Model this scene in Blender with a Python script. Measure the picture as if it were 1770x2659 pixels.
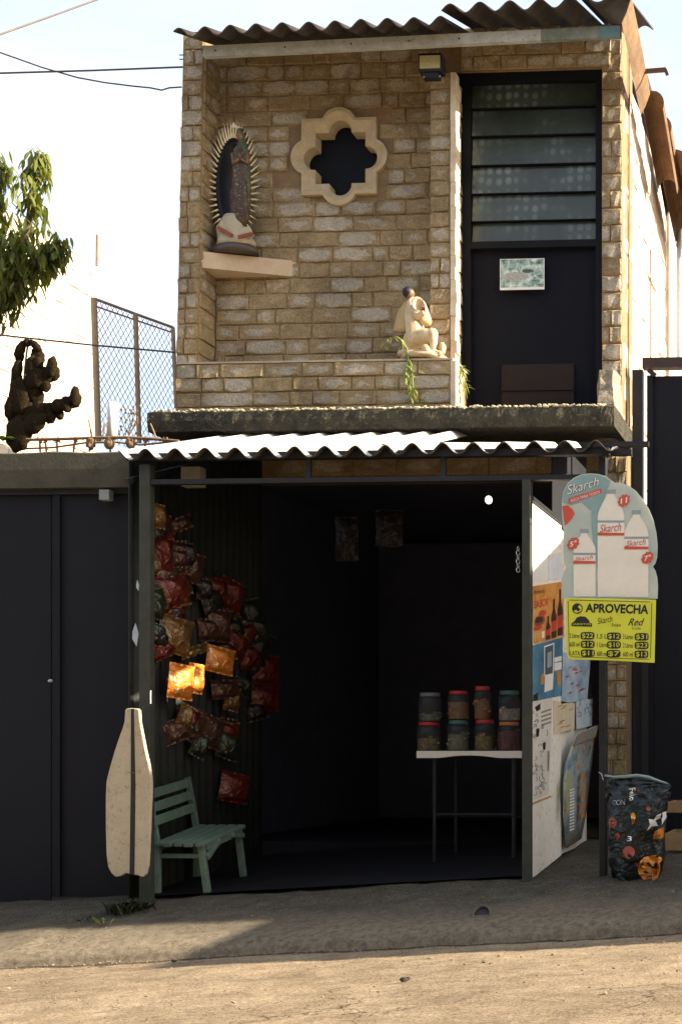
import bpy, bmesh, math, random
from mathutils import Vector, Matrix, noise as mnoise

R = math.radians
random.seed(7)
scene = bpy.context.scene
for o in list(bpy.data.objects):
    bpy.data.objects.remove(o)

# ------------------------------------------------------------------ camera
F = 3224.0            # focal length in photograph pixels
PPX, PPY = 2031.0, 1950.0
YAW = R(3.0)
EYE = 1.0
cam_d = bpy.data.cameras.new("camera")
cam = bpy.data.objects.new("camera", cam_d)
scene.collection.objects.link(cam)
cam.location = (0, 0, EYE)
cam.rotation_euler = (R(90), 0, YAW)
cam_d.sensor_fit = 'VERTICAL'
cam_d.sensor_height = 36.0
cam_d.lens = F / 2659.0 * 36.0
cam_d.shift_x = -(PPX - 885.0) / 2659.0
cam_d.shift_y = (PPY - 1329.5) / 2659.0
cam_d.clip_start = 0.05
cam_d.clip_end = 2000
scene.camera = cam
scene.render.resolution_x, scene.render.resolution_y = 681, 1024

# ------------------------------------------------------------------ light
SUN_EL, SUN_AZ = 26.5, 0.6        # degrees: elevation; how far behind the facade's plane (right-hand side)
world = bpy.data.worlds.new("World")
scene.world = world
world.use_nodes = True
wn = world.node_tree
sky = wn.nodes.new("ShaderNodeTexSky")
sky.sky_type = 'NISHITA'
sky.sun_disc = False
sky.sun_elevation = R(SUN_EL)
sky.sun_rotation = R(90 - SUN_AZ)
sky.air_density = 1.0
sky.dust_density = 3.0
sky.ozone_density = 1.0
bg = wn.nodes["Background"]
bg.inputs[1].default_value = 0.05
wn.links.new(sky.outputs[0], bg.inputs[0])
# thin bright high cloud veiling the whole sky evenly
veil = wn.nodes.new("ShaderNodeBackground"); veil.inputs[1].default_value = 0.27
wtc = wn.nodes.new("ShaderNodeTexCoord"); wno = wn.nodes.new("ShaderNodeTexNoise"); wno.inputs["Scale"].default_value = 2.6; wno.inputs["Detail"].default_value = 5; wno.inputs["Distortion"].default_value = 0.5
wmp = wn.nodes.new("ShaderNodeMapping"); wmp.inputs["Scale"].default_value = (1, 1, 2.4)
wn.links.new(wtc.outputs["Generated"], wmp.inputs[0]); wn.links.new(wmp.outputs[0], wno.inputs["Vector"])
wra = wn.nodes.new("ShaderNodeValToRGB"); wra.color_ramp.elements[0].position = 0.38; wra.color_ramp.elements[0].color = (0.62, 0.70, 0.83, 1); wra.color_ramp.elements[1].position = 0.66; wra.color_ramp.elements[1].color = (1.0, 1.0, 1.0, 1)
wn.links.new(wno.outputs["Fac"], wra.inputs[0]); wn.links.new(wra.outputs[0], veil.inputs[0])
both = wn.nodes.new("ShaderNodeAddShader")
wn.links.new(bg.outputs[0], both.inputs[0]); wn.links.new(veil.outputs[0], both.inputs[1])
wn.links.new(both.outputs[0], wn.nodes["World Output"].inputs[0])
sl = bpy.data.lights.new("sun", 'SUN')
sl.energy = 5.0
sl.angle = R(0.6)
sl.color = (1.0, 0.86, 0.66)
so = bpy.data.objects.new("sun", sl)
scene.collection.objects.link(so)
to_sun = Vector((math.cos(R(SUN_EL)) * math.cos(R(SUN_AZ)), math.cos(R(SUN_EL)) * math.sin(R(SUN_AZ)), math.sin(R(SUN_EL))))
so.rotation_euler = (-to_sun).to_track_quat('-Z', 'Y').to_euler()
so.location = (6, 2, 8)
scene.view_settings.view_transform = 'Standard'
scene.view_settings.look = 'None'
scene.view_settings.exposure = 1.85
scene.view_settings.gamma = 1.0

# ------------------------------------------------------------------ helpers
FWD = Vector((-math.sin(YAW), math.cos(YAW), 0))
RGT = Vector((math.cos(YAW), math.sin(YAW), 0))
def ray(x, y):
    return FWD + RGT * ((x - PPX) / F) + Vector((0, 0, -(y - PPY) / F))
def P(x, y, Y):
    "world point seen at photograph pixel (x, y) on the plane at depth Y"
    d = ray(x, y)
    return Vector((0, 0, EYE)) + d * (Y / d.y)
def PX(x, y, X):
    d = ray(x, y)
    return Vector((0, 0, EYE)) + d * (X / d.x)

WLOC = {}
def link(o, loc, parent=None):
    scene.collection.objects.link(o)
    loc = Vector(loc)
    if parent is not None:
        o.parent = parent
        o.location = loc - WLOC[parent]
    else:
        o.location = loc
    WLOC[o] = loc
    return o
def tag(o, label=None, cat=None, group=None, kind=None):
    if label: o["label"] = label
    if cat: o["category"] = cat
    if group: o["group"] = group
    if kind: o["kind"] = kind
    return o
def thing(name, loc, label, cat, group=None):
    o = bpy.data.objects.new(name, None)
    o.empty_display_size = 0.05
    link(o, loc)
    return tag(o, label, cat, group)
def mesh_obj(name, verts, faces, mat, parent=None, smooth=False):
    vs = [Vector(v) for v in verts]
    lo = Vector((min(v.x for v in vs), min(v.y for v in vs), min(v.z for v in vs)))
    hi = Vector((max(v.x for v in vs), max(v.y for v in vs), max(v.z for v in vs)))
    c = Vector(((lo.x + hi.x) / 2, (lo.y + hi.y) / 2, lo.z))
    me = bpy.data.meshes.new(name)
    me.from_pydata([v - c for v in vs], [], faces)
    me.update()
    if mat: me.materials.append(mat)
    if smooth:
        for p in me.polygons: p.use_smooth = True
    return link(bpy.data.objects.new(name, me), c, parent)

class G:
    "collects geometry in world space, built as one mesh object"
    def __init__(s): s.v = []; s.f = []
    def add(s, v, f):
        n = len(s.v); s.v += [Vector(a) for a in v]; s.f += [tuple(i + n for i in q) for q in f]; return s
    def box(s, a, b, M=None):
        x0, y0, z0 = a; x1, y1, z1 = b
        v = [Vector(p) for p in ((x0,y0,z0),(x1,y0,z0),(x1,y1,z0),(x0,y1,z0),(x0,y0,z1),(x1,y0,z1),(x1,y1,z1),(x0,y1,z1))]
        if M: v = [M @ p for p in v]
        return s.add(v, [(0,3,2,1),(4,5,6,7),(0,1,5,4),(1,2,6,5),(2,3,7,6),(3,0,4,7)])
    def bar(s, p, q, w, d, up=Vector((0,0,1))):
        p = Vector(p); q = Vector(q); t = (q - p).normalized()
        a = t.cross(up)
        if a.length < 1e-4: a = Vector((1,0,0))
        a.normalize(); b = a.cross(t).normalized()
        v = []
        for c in (p, q):
            for sx, sy in ((-1,-1),(1,-1),(1,1),(-1,1)):
                v.append(c + a * sx * w / 2 + b * sy * d / 2)
        return s.add(v, [(0,1,2,3),(7,6,5,4),(0,4,5,1),(1,5,6,2),(2,6,7,3),(3,7,4,0)])
    def tube(s, pts, rad, n=8, caps=True):
        pts = [Vector(p) for p in pts]
        if not isinstance(rad, (list, tuple)): rad = [rad] * len(pts)
        base = len(s.v); a = None
        for i, p in enumerate(pts):
            t = (pts[min(i+1, len(pts)-1)] - pts[max(i-1, 0)]).normalized()
            if a is None: a = t.orthogonal().normalized()
            a = (a - t * a.dot(t))
            a = a.normalized() if a.length > 1e-5 else t.orthogonal().normalized()
            b = t.cross(a)
            for k in range(n):
                an = 2 * math.pi * k / n
                s.v.append(p + (a * math.cos(an) + b * math.sin(an)) * rad[i])
        for i in range(len(pts) - 1):
            for k in range(n):
                k2 = (k + 1) % n
                s.f.append((base+i*n+k, base+i*n+k2, base+(i+1)*n+k2, base+(i+1)*n+k))
        if caps:
            s.f.append(tuple(base + k for k in reversed(range(n))))
            s.f.append(tuple(base + (len(pts)-1)*n + k for k in range(n)))
        return s
    def ell(s, c, r, M=None, nu=12, nv=8, jit=0.0):
        c = Vector(c); v = []; f = []
        for j in range(nv + 1):
            th = math.pi * j / nv
            for i in range(nu):
                ph = 2 * math.pi * i / nu
                k = 1 + (random.uniform(-jit, jit) if jit else 0)
                p = Vector((r[0]*math.sin(th)*math.cos(ph)*k, r[1]*math.sin(th)*math.sin(ph)*k, r[2]*math.cos(th)*k))
                v.append(c + (M @ p if M else p))
        for j in range(nv):
            for i in range(nu):
                i2 = (i + 1) % nu
                f.append((j*nu+i, (j+1)*nu+i, (j+1)*nu+i2, j*nu+i2))
        return s.add(v, f)
    def prism(s, poly, d):
        "poly: world points of one face, d: extrusion vector"
        d = Vector(d); n = len(poly)
        v = [Vector(p) for p in poly] + [Vector(p) + d for p in poly]
        f = [tuple(range(n)), tuple(reversed(range(n, 2*n)))]
        for i in range(n):
            j = (i + 1) % n
            f.append((i, i+n, j+n, j))
        return s.add(v, f)
    def rings(s, rings, cap=True):
        base = len(s.v); n = len(rings[0])
        for r in rings: s.v += [Vector(p) for p in r]
        for i in range(len(rings)-1):
            for k in range(n):
                k2 = (k+1) % n
                s.f.append((base+i*n+k, base+i*n+k2, base+(i+1)*n+k2, base+(i+1)*n+k))
        if cap:
            s.f.append(tuple(base+k for k in reversed(range(n))))
            s.f.append(tuple(base+(len(rings)-1)*n+k for k in range(n)))
        return s
    def build(s, name, mat, parent=None, smooth=False, bevel=0, recalc=True):
        o = mesh_obj(name, s.v, s.f, mat, parent, smooth)
        if recalc:
            bm = bmesh.new(); bm.from_mesh(o.data)
            bmesh.ops.recalc_face_normals(bm, faces=bm.faces)
            bm.to_mesh(o.data); bm.free()
        if bevel:
            m = o.modifiers.new("bevel", 'BEVEL'); m.width = bevel; m.segments = 2; m.limit_method = 'ANGLE'
        return o

def remeshed(name, g, mat, parent, voxel, smooth_it=3):
    "fuse overlapping volumes into one continuous surface"
    o = g.build(name, mat, parent, True)
    r = o.modifiers.new("remesh", 'REMESH'); r.mode = 'VOXEL'; r.voxel_size = voxel; r.use_smooth_shade = True
    sm = o.modifiers.new("smooth", 'SMOOTH'); sm.iterations = smooth_it; sm.factor = 0.5
    return o

# ------------------------------------------------------------------ materials
def new_mat(name):
    m = bpy.data.materials.new(name); m.use_nodes = True
    nt = m.node_tree
    return m, nt, nt.nodes["Principled BSDF"]
def node(nt, t, **kw):
    n = nt.nodes.new(t)
    for k, v in kw.items(): setattr(n, k, v)
    return n
def ramp(nt, fac, stops):
    r = node(nt, "ShaderNodeValToRGB")
    e = r.color_ramp.elements
    while len(e) < len(stops): e.new(0.5)
    for el, (p, c) in zip(e, stops):
        el.position = p
        el.color = (c[0], c[1], c[2], 1) if isinstance(c, (tuple, list)) else (c, c, c, 1)
    nt.links.new(fac, r.inputs[0]); return r.outputs[0]
def noise_tex(nt, vec, scale, detail=5, rough=0.6, dist=0):
    n = node(nt, "ShaderNodeTexNoise")
    n.inputs["Scale"].default_value = scale; n.inputs["Detail"].default_value = detail
    n.inputs["Roughness"].default_value = rough; n.inputs["Distortion"].default_value = dist
    nt.links.new(vec, n.inputs["Vector"]); return n.outputs["Fac"]
def mixc(nt, fac, a, b, mode='MIX'):
    m = node(nt, "ShaderNodeMix", data_type='RGBA', blend_type=mode)
    for sock, v in ((m.inputs[0], fac), (m.inputs[6], a), (m.inputs[7], b)):
        if hasattr(v, "is_output") or hasattr(v, "links"): nt.links.new(v, sock)
        elif isinstance(v, (int, float)): sock.default_value = v
        else: sock.default_value = (v[0], v[1], v[2], 1)
    return m.outputs[2]
def bump_to(nt, bsdf, h, strength, dist=0.02):
    b = node(nt, "ShaderNodeBump"); b.inputs["Strength"].default_value = strength; b.inputs["Distance"].default_value = dist
    nt.links.new(h, b.inputs["Height"]); nt.links.new(b.outputs[0], bsdf.inputs["Normal"])
def M(name, c1, c2=None, scale=6, rough=0.8, bump=0.25, bscale=40, metal=0.0, spots=None, spec=0.4, dist=0.01):
    m, nt, b = new_mat(name)
    tc = node(nt, "ShaderNodeTexCoord").outputs["Object"]
    if c2 is None: c2 = tuple(v * 0.75 for v in c1)
    n1 = noise_tex(nt, tc, scale, 6, 0.65)
    col = ramp(nt, n1, [(0.32, c2), (0.68, c1)])
    if spots:
        n2 = noise_tex(nt, tc, scale * 3.7, 4, 0.7, 0.4)
        col = mixc(nt, ramp(nt, n2, [(0.56, 0.0), (0.68, 1.0)]), col, spots)
    nt.links.new(col, b.inputs["Base Color"])
    b.inputs["Roughness"].default_value = rough; b.inputs["Metallic"].default_value = metal
    b.inputs["Specular IOR Level"].default_value = spec
    if bump: bump_to(nt, b, noise_tex(nt, tc, bscale, 5, 0.6), bump, dist)
    return m

def brick_material(name, tan, tan2, pale):
    m, nt, b = new_mat(name)
    tcn = node(nt, "ShaderNodeTexCoord"); oi = node(nt, "ShaderNodeObjectInfo")
    g = tcn.outputs["Generated"]; ob = tcn.outputs["Object"]
    off = node(nt, "ShaderNodeVectorMath", operation='ADD')
    sc = node(nt, "ShaderNodeVectorMath", operation='SCALE'); sc.inputs[3].default_value = 40
    comb = node(nt, "ShaderNodeCombineXYZ")
    for i in range(3): nt.links.new(oi.outputs["Random"], comb.inputs[i])
    nt.links.new(comb.outputs[0], sc.inputs[0]); nt.links.new(sc.outputs[0], off.inputs[0]); nt.links.new(g, off.inputs[1])
    v = off.outputs[0]
    base = ramp(nt, noise_tex(nt, v, 2.2, 5, 0.6), [(0.3, tan2), (0.7, tan)])
    # split pale heart of the stone: away from the dressed edges, broken up by noise, on some stones more than others
    sep = node(nt, "ShaderNodeSeparateXYZ"); nt.links.new(g, sep.inputs[0])
    def edge(sock, k):
        a = node(nt, "ShaderNodeMath", operation='SUBTRACT'); a.inputs[1].default_value = 0.5; nt.links.new(sock, a.inputs[0])
        c = node(nt, "ShaderNodeMath", operation='ABSOLUTE'); nt.links.new(a.outputs[0], c.inputs[0])
        d = node(nt, "ShaderNodeMath", operation='POWER'); nt.links.new(c.outputs[0], d.inputs[0]); d.inputs[1].default_value = 2.0
        e = node(nt, "ShaderNodeMath", operation='MULTIPLY'); nt.links.new(d.outputs[0], e.inputs[0]); e.inputs[1].default_value = k
        return e.outputs[0]
    su = node(nt, "ShaderNodeMath", operation='ADD'); nt.links.new(edge(sep.outputs[0], 1.6), su.inputs[0]); nt.links.new(edge(sep.outputs[2], 2.2), su.inputs[1])
    nz = noise_tex(nt, v, 3.0, 4, 0.6, 0.3)
    di = node(nt, "ShaderNodeMath", operation='SUBTRACT'); nt.links.new(nz, di.inputs[0]); nt.links.new(su.outputs[0], di.inputs[1])
    rr = node(nt, "ShaderNodeMath", operation='MULTIPLY_ADD'); nt.links.new(oi.outputs["Random"], rr.inputs[0]); rr.inputs[1].default_value = 0.62; nt.links.new(di.outputs[0], rr.inputs[2])
    mask = ramp(nt, rr.outputs[0], [(0.60, 0.0), (0.76, 1.0)])
    col = mixc(nt, mask, base, pale)
    grain = noise_tex(nt, ob, 90, 4, 0.7)
    col = mixc(nt, 0.5, col, ramp(nt, grain, [(0.3, 0.45), (0.65, 1.0)]), 'MULTIPLY')
    geo = node(nt, "ShaderNodeNewGeometry").outputs["Position"]        # grime and water stains over the wall as a whole
    stain = ramp(nt, noise_tex(nt, geo, 2.3, 6, 0.65, 0.6), [(0.36, 0.55), (0.60, 1.0)])
    col = mixc(nt, 0.8, col, stain, 'MULTIPLY')
    fine = ramp(nt, noise_tex(nt, geo, 95, 4, 0.85), [(0.34, 0.38), (0.62, 1.22)])
    col = mixc(nt, 0.75, col, fine, 'MULTIPLY')
    nt.links.new(col, b.inputs["Base Color"])
    b.inputs["Roughness"].default_value = 0.92; b.inputs["Specular IOR Level"].default_value = 0.2
    bump_to(nt, b, noise_tex(nt, geo, 38, 7, 0.8, .4), 1.0, 0.022)
    return m

MB = brick_material("split_stone_tile", (0.62, 0.47, 0.265), (0.46, 0.33, 0.175), (0.70, 0.61, 0.47))
MORTAR = M("tan_mortar", (0.26, 0.175, 0.095), (0.17, 0.11, 0.06), 14, 0.95, 0.5, 90)
CONC = M("mossy_concrete", (0.060, 0.053, 0.034), (0.022, 0.021, 0.015), 9, 0.95, 0.9, 45, spots=(0.11, 0.10, 0.07), dist=0.03)
CONC_L = M("pale_rendered_concrete", (0.50, 0.42, 0.31), (0.36, 0.29, 0.21), 10, 0.9, 0.4, 60)
BEAMC = M("olive_grey_render", (0.085, 0.080, 0.055), (0.05, 0.048, 0.034), 7, 0.95, 0.4, 50, spots=(0.07, 0.07, 0.05))
FASC = M("weathered_white_board", (0.47, 0.47, 0.42), (0.33, 0.34, 0.30), 14, 0.8, 0.2, 60, spots=(0.22, 0.22, 0.19))
FASC_D = M("grimy_board", (0.26, 0.28, 0.24), (0.10, 0.12, 0.10), 11, 0.85, 0.2, 60)
TEAL = M("faded_teal_tape", (0.17, 0.30, 0.30), (0.12, 0.22, 0.23), 14, 0.6, 0.1)
ROOFM = M("aged_roof_sheet", (0.050, 0.034, 0.030), (0.028, 0.021, 0.021), 7, 0.9, 0.4, 40, spots=(0.08, 0.05, 0.035))
AWN = M("pale_fibre_cement_sheet", (0.66, 0.63, 0.58), (0.50, 0.47, 0.42), 6, 0.85, 0.3, 60, spots=(0.30, 0.27, 0.22))
DARKM = M("dark_painted_steel", (0.016, 0.017, 0.022), (0.010, 0.011, 0.015), 9, 0.55, 0.1, 60)
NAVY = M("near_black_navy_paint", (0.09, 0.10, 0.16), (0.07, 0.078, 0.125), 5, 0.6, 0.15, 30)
POSTG = M("grey_green_post_paint", (0.045, 0.050, 0.038), (0.028, 0.032, 0.026), 14, 0.6, 0.2, 60)
GATEM = M("dark_slate_gate_paint", (0.0105, 0.0112, 0.017), (0.0075, 0.008, 0.0125), 3, 0.65, 0.15, 25, spec=0.2)
RUSTP = M("rusted_pipe", (0.25, 0.15, 0.07), (0.14, 0.08, 0.045), 18, 0.8, 0.3)
DOORP = M("door_dark_enamel", (0.0075, 0.0085, 0.013), (0.0055, 0.006, 0.010), 6, 0.75, 0.05, spec=0.12)
BROWN = M("dark_red_brown_board", (0.018, 0.008, 0.006), (0.011, 0.006, 0.005), 9, 0.85, 0.2)
CREAMP = M("cream_panel_paint", (0.88, 0.84, 0.75), (0.84, 0.78, 0.67), 7, 0.6, 0.1, 30, spots=(0.60, 0.50, 0.36))
WALLW = M("pale_washed_block", (0.52, 0.46, 0.39), (0.42, 0.36, 0.29), 5, 0.95, 0.3, 50)
FLNK = M("sun_bleached_block", (0.58, 0.50, 0.41), (0.42, 0.33, 0.24), 6, 0.95, 0.6, 40)
GOLD = M("gilt_paint", (0.86, 0.76, 0.50), (0.78, 0.66, 0.40), 20, 0.35, 0, metal=0.0)
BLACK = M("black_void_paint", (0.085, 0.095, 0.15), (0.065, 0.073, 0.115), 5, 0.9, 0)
WHITEP = M("white_plastic", (0.72, 0.70, 0.64), (0.66, 0.63, 0.57), 12, 0.45, 0.05)
PRINTW = M("white_print", (0.80, 0.78, 0.74), (0.76, 0.73, 0.68), 12, 0.6, 0)
INK = M("black_print", (0.022, 0.022, 0.020), (0.016, 0.016, 0.016), 12, 0.6, 0)
RED = M("red_print", (0.62, 0.10, 0.06), (0.50, 0.08, 0.05), 16, 0.6, 0)
WIRE = M("dull_wire", (0.10, 0.075, 0.05), (0.07, 0.05, 0.04), 20, 0.6, 0)
BENCHG = M("mint_green_paint", (0.13, 0.185, 0.145), (0.075, 0.12, 0.09), 16, 0.6, 0.3, 50, spots=(0.07, 0.11, 0.08))

# ------------------------------------------------------------------ ground
YC = 5.60                                   # foot of the kerb
def tilt(X): return max(-14.0, min(14.0, X)) * 0.059
def road_z(X): return 0.2225 + tilt(X)
PROF = [(YC, 0.0), (YC+.015, .038), (YC+.07, .062), (YC+.2, .092), (YC+.45, .140), (YC+.7, .185), (YC+.9, .20), (8.0, .30), (8.2, .30)]
def walk_z(X, Y):
    if Y <= PROF[0][0]: return road_z(X)
    for (a, za), (b, zb) in zip(PROF, PROF[1:]):
        if Y <= b: return road_z(X) + za + (zb - za) * (Y - a) / (b - a)
    return road_z(X) + PROF[-1][1]

def ground_mat(name, cols, scale, bscale, bstr, spots, bd=0.03, crack=None, dust=None):
    m, nt, b = new_mat(name)
    tc = node(nt, "ShaderNodeTexCoord").outputs["Object"]
    c = ramp(nt, noise_tex(nt, tc, scale, 8, 0.7, 0.3), [(0.25, cols[0]), (0.5, cols[1]), (0.75, cols[2])])
    c = mixc(nt, ramp(nt, noise_tex(nt, tc, 85, 3, 0.85), [(0.36, 0.25), (0.56, 1.0)]), (0.08, 0.062, 0.042), c)
    c = mixc(nt, ramp(nt, noise_tex(nt, tc, 130, 2, 0.8), [(0.58, 0.0), (0.72, 0.75)]), c, (0.62, 0.52, 0.38))
    mpw = node(nt, "ShaderNodeMapping"); mpw.inputs["Scale"].default_value = (.85, 1.5, 1); nt.links.new(tc, mpw.inputs[0])
    c = mixc(nt, 1.0, c, ramp(nt, noise_tex(nt, mpw.outputs[0], 7, 8, .75), [(0.36, 0.72), (0.58, 1.06)]), 'MULTIPLY')
    if spots:
        c = mixc(nt, ramp(nt, noise_tex(nt, tc, 2.1, 5, 0.7, 0.8), [(0.55, 0.0), (0.72, 0.6)]), c, spots)
    if crack:
        vo = node(nt, "ShaderNodeTexVoronoi", feature='DISTANCE_TO_EDGE'); vo.inputs["Scale"].default_value = crack
        nv = node(nt, "ShaderNodeVectorMath", operation='ADD')
        nn = node(nt, "ShaderNodeTexNoise"); nn.inputs["Scale"].default_value = 3.5; nn.inputs["Detail"].default_value = 5
        nt.links.new(tc, nn.inputs["Vector"]); nt.links.new(tc, nv.inputs[0]); nt.links.new(nn.outputs["Color"], nv.inputs[1])
        nt.links.new(nv.outputs[0], vo.inputs["Vector"])
        k = ramp(nt, vo.outputs["Distance"], [(0.0, 0.0), (0.012, 1.0)])
        gate = ramp(nt, noise_tex(nt, tc, 0.9, 3), [(0.5, 1.0), (0.6, 0.0)])
        mx = node(nt, "ShaderNodeMath", operation='MAXIMUM'); nt.links.new(k, mx.inputs[0]); nt.links.new(gate, mx.inputs[1])
        c = mixc(nt, mx.outputs[0], (0.05, 0.035, 0.025), c)
    if name.startswith("dusty"):       # dark dirt gathered in the gutter at the kerb foot
        sp = node(nt, "ShaderNodeSeparateXYZ"); nt.links.new(tc, sp.inputs[0])
        wob = node(nt, "ShaderNodeMath", operation='MULTIPLY_ADD'); nt.links.new(noise_tex(nt, tc, 7, 6, .7), wob.inputs[0]); wob.inputs[1].default_value = 0.10; nt.links.new(sp.outputs[1], wob.inputs[2])
        mr_ = node(nt, "ShaderNodeMapRange"); mr_.inputs[1].default_value = 5.585; mr_.inputs[2].default_value = 5.615; mr_.inputs[3].default_value = 0.0; mr_.inputs[4].default_value = 0.9; nt.links.new(wob.outputs[0], mr_.inputs[0])
        c = mixc(nt, mr_.outputs[0], c, (0.055, 0.042, 0.028))
        big = ramp(nt, noise_tex(nt, tc, 1.1, 6, .6, .4), [(0.38, 0.72), (0.62, 1.0)])
        c = mixc(nt, 1.0, c, big, 'MULTIPLY')
    if dust:          # dusty outer edge of the concrete, lifted paler to stand in for sunlight
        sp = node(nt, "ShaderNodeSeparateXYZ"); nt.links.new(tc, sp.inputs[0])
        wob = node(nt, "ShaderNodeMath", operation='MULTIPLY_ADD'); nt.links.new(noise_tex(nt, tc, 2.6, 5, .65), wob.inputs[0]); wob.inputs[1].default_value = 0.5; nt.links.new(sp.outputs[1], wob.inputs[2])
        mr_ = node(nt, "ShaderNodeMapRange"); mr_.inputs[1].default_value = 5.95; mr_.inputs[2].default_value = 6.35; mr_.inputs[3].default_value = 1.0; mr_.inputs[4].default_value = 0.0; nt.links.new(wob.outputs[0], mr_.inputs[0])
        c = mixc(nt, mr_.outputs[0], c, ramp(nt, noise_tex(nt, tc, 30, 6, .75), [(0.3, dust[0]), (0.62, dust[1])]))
    nt.links.new(c, b.inputs["Base Color"]); b.inputs["Roughness"].default_value = 0.95; b.inputs["Specular IOR Level"].default_value = 0.2
    n1 = noise_tex(nt, tc, bscale, 8, 0.75); n2 = noise_tex(nt, tc, bscale * 6, 4, 0.8)
    ad = node(nt, "ShaderNodeMath", operation='ADD'); nt.links.new(n1, ad.inputs[0]); nt.links.new(n2, ad.inputs[1])
    bump_to(nt, b, ad.outputs[0], bstr, bd)
    return m
GUT = True
ROADM = ground_mat("dusty_worn_road", [(0.34, 0.255, 0.16), (0.50, 0.38, 0.25), (0.62, 0.49, 0.335)], 5.0, 24, 0.75, (0.27, 0.215, 0.145), 0.04, 1.2)
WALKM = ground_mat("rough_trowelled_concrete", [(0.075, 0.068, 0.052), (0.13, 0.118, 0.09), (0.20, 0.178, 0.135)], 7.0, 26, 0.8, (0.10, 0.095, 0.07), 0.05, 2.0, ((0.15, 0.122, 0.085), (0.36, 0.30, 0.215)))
EARTH = ground_mat("packed_earth", [(0.18, 0.13, 0.085), (0.25, 0.19, 0.12), (0.31, 0.24, 0.16)], 3.0, 12, 0.5, None)

def grid_ground(name, xs, ys, zf, mat):
    v = [(x, y, zf(x, y)) for y in ys for x in xs]; n = len(xs)
    f = [(j*n+i, j*n+i+1, (j+1)*n+i+1, (j+1)*n+i) for j in range(len(ys)-1) for i in range(n-1)]
    me = bpy.data.meshes.new(name); me.from_pydata(v, [], f); me.materials.append(mat)
    for p in me.polygons: p.use_smooth = True
    o = bpy.data.objects.new(name, me); link(o, (0, 0, 0)); tag(o, kind="structure"); return o
def lin(a, b, n): return [a + (b - a) * i / n for i in range(n + 1)]
def nz(x, y, s, seed=0): return mnoise.noise(Vector((x * s, y * s, seed)))
XS = [-500, -120, -40, -20, -14] + lin(-10, -5.5, 8) + lin(-5.4, 0.6, 170) + lin(1, 6, 8) + [10, 14, 20, 40, 120, 500]
YR = [-500, -120, -40, -15, -6, -2, 0, 1, 2, 3] + lin(3.6, 5.75, 60)
grid_ground("road", XS, YR, lambda x, y: road_z(x) - 0.004 + 0.010 * nz(x, y, 1.3) + 0.005 * nz(x, y, 6) + (0.003 * nz(x, y, 19) if y > 3.5 else 0), ROADM)
YW = [YC - 0.004 + d for d in (0, .006, .014, .024, .036, .05, .065, .08, .1, .12)] + lin(YC+.14, YC+1.0, 34) + lin(6.75, 8.2, 14)
def wz(x, y):
    t = min(1, max(0, (y - YC) / 0.05))
    return walk_z(x, y) - 0.012 * (1 - t) + t * (0.012 * nz(x, y, 3.1, 3) + 0.008 * nz(x, y, 9, 5) + 0.004 * nz(x, y, 22, 8))
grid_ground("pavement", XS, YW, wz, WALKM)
grid_ground("ground", [-500, -120, -40, -14, 0, 14, 40, 120, 500], [8.19, 9, 12, 20, 40, 120, 500], lambda x, y: road_z(x) + 0.296, EARTH)

# loose pebbles and the clod on the road
for i, (px, py, r) in enumerate(((1048, 2547, .011), (1255, 2500, .005), (452, 2497, .008), (380, 2590, .004), (1660, 2420, .007))):
    d = ray(px, py); p = Vector((0, 0, EYE)) + d * ((road_z(-2.2) - EYE) / d.z)
    for _ in range(4):
        d2 = (road_z(p.x) - EYE) / d.z; p = Vector((0, 0, EYE)) + d * d2
    g = G(); g.ell(p + Vector((0, 0, r * .45)), (r * 1.6, r, r * .8), None, 9, 6, 0.18)
    if px == 1048: g.ell(p + Vector((r * 1.4, 0.004, r * .8)), (r * .8, r * .6, r * .6), None, 8, 6, 0.2)
    tag(g.build("pebble", M("dark_stone%d" % i, (0.05, 0.042, 0.032), None, 30)),
        ["dark clod of dirt lying in the sunlit road", "small pebble on the road near the shadow edge below the drain hole", "brown pebble at the kerb in the sunlit patch",
         "small pebble on the road at lower left", "dark pebble at the kerb below the pet food bag"][i], "stone")

gv = G(); grn = random.Random(77)
for i in range(900):
    x = grn.uniform(-4.4, 0.2); k = grn.random()
    y = YC - abs(grn.gauss(0, .05)) if k < .35 else (grn.uniform(4.0, 5.6) if k < .75 else YC + grn.uniform(.03, .5))
    r = grn.uniform(.0015, .0045) * (1.5 if grn.random() < .06 else 1); z = road_z(x) if y < YC else walk_z(x, y)
    gv.ell((x, y, z + r * .3), (r * grn.uniform(1, 1.7), r * grn.uniform(.8, 1.3), r * .8), None, 6, 4, .25)
tag(gv.build("gravel", M("road_grit", (0.33, 0.26, 0.18), (0.12, 0.09, 0.06), 8, .95, 0)), "fine grit scattered over the road and kerb", "gravel", kind="stuff")

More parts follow.
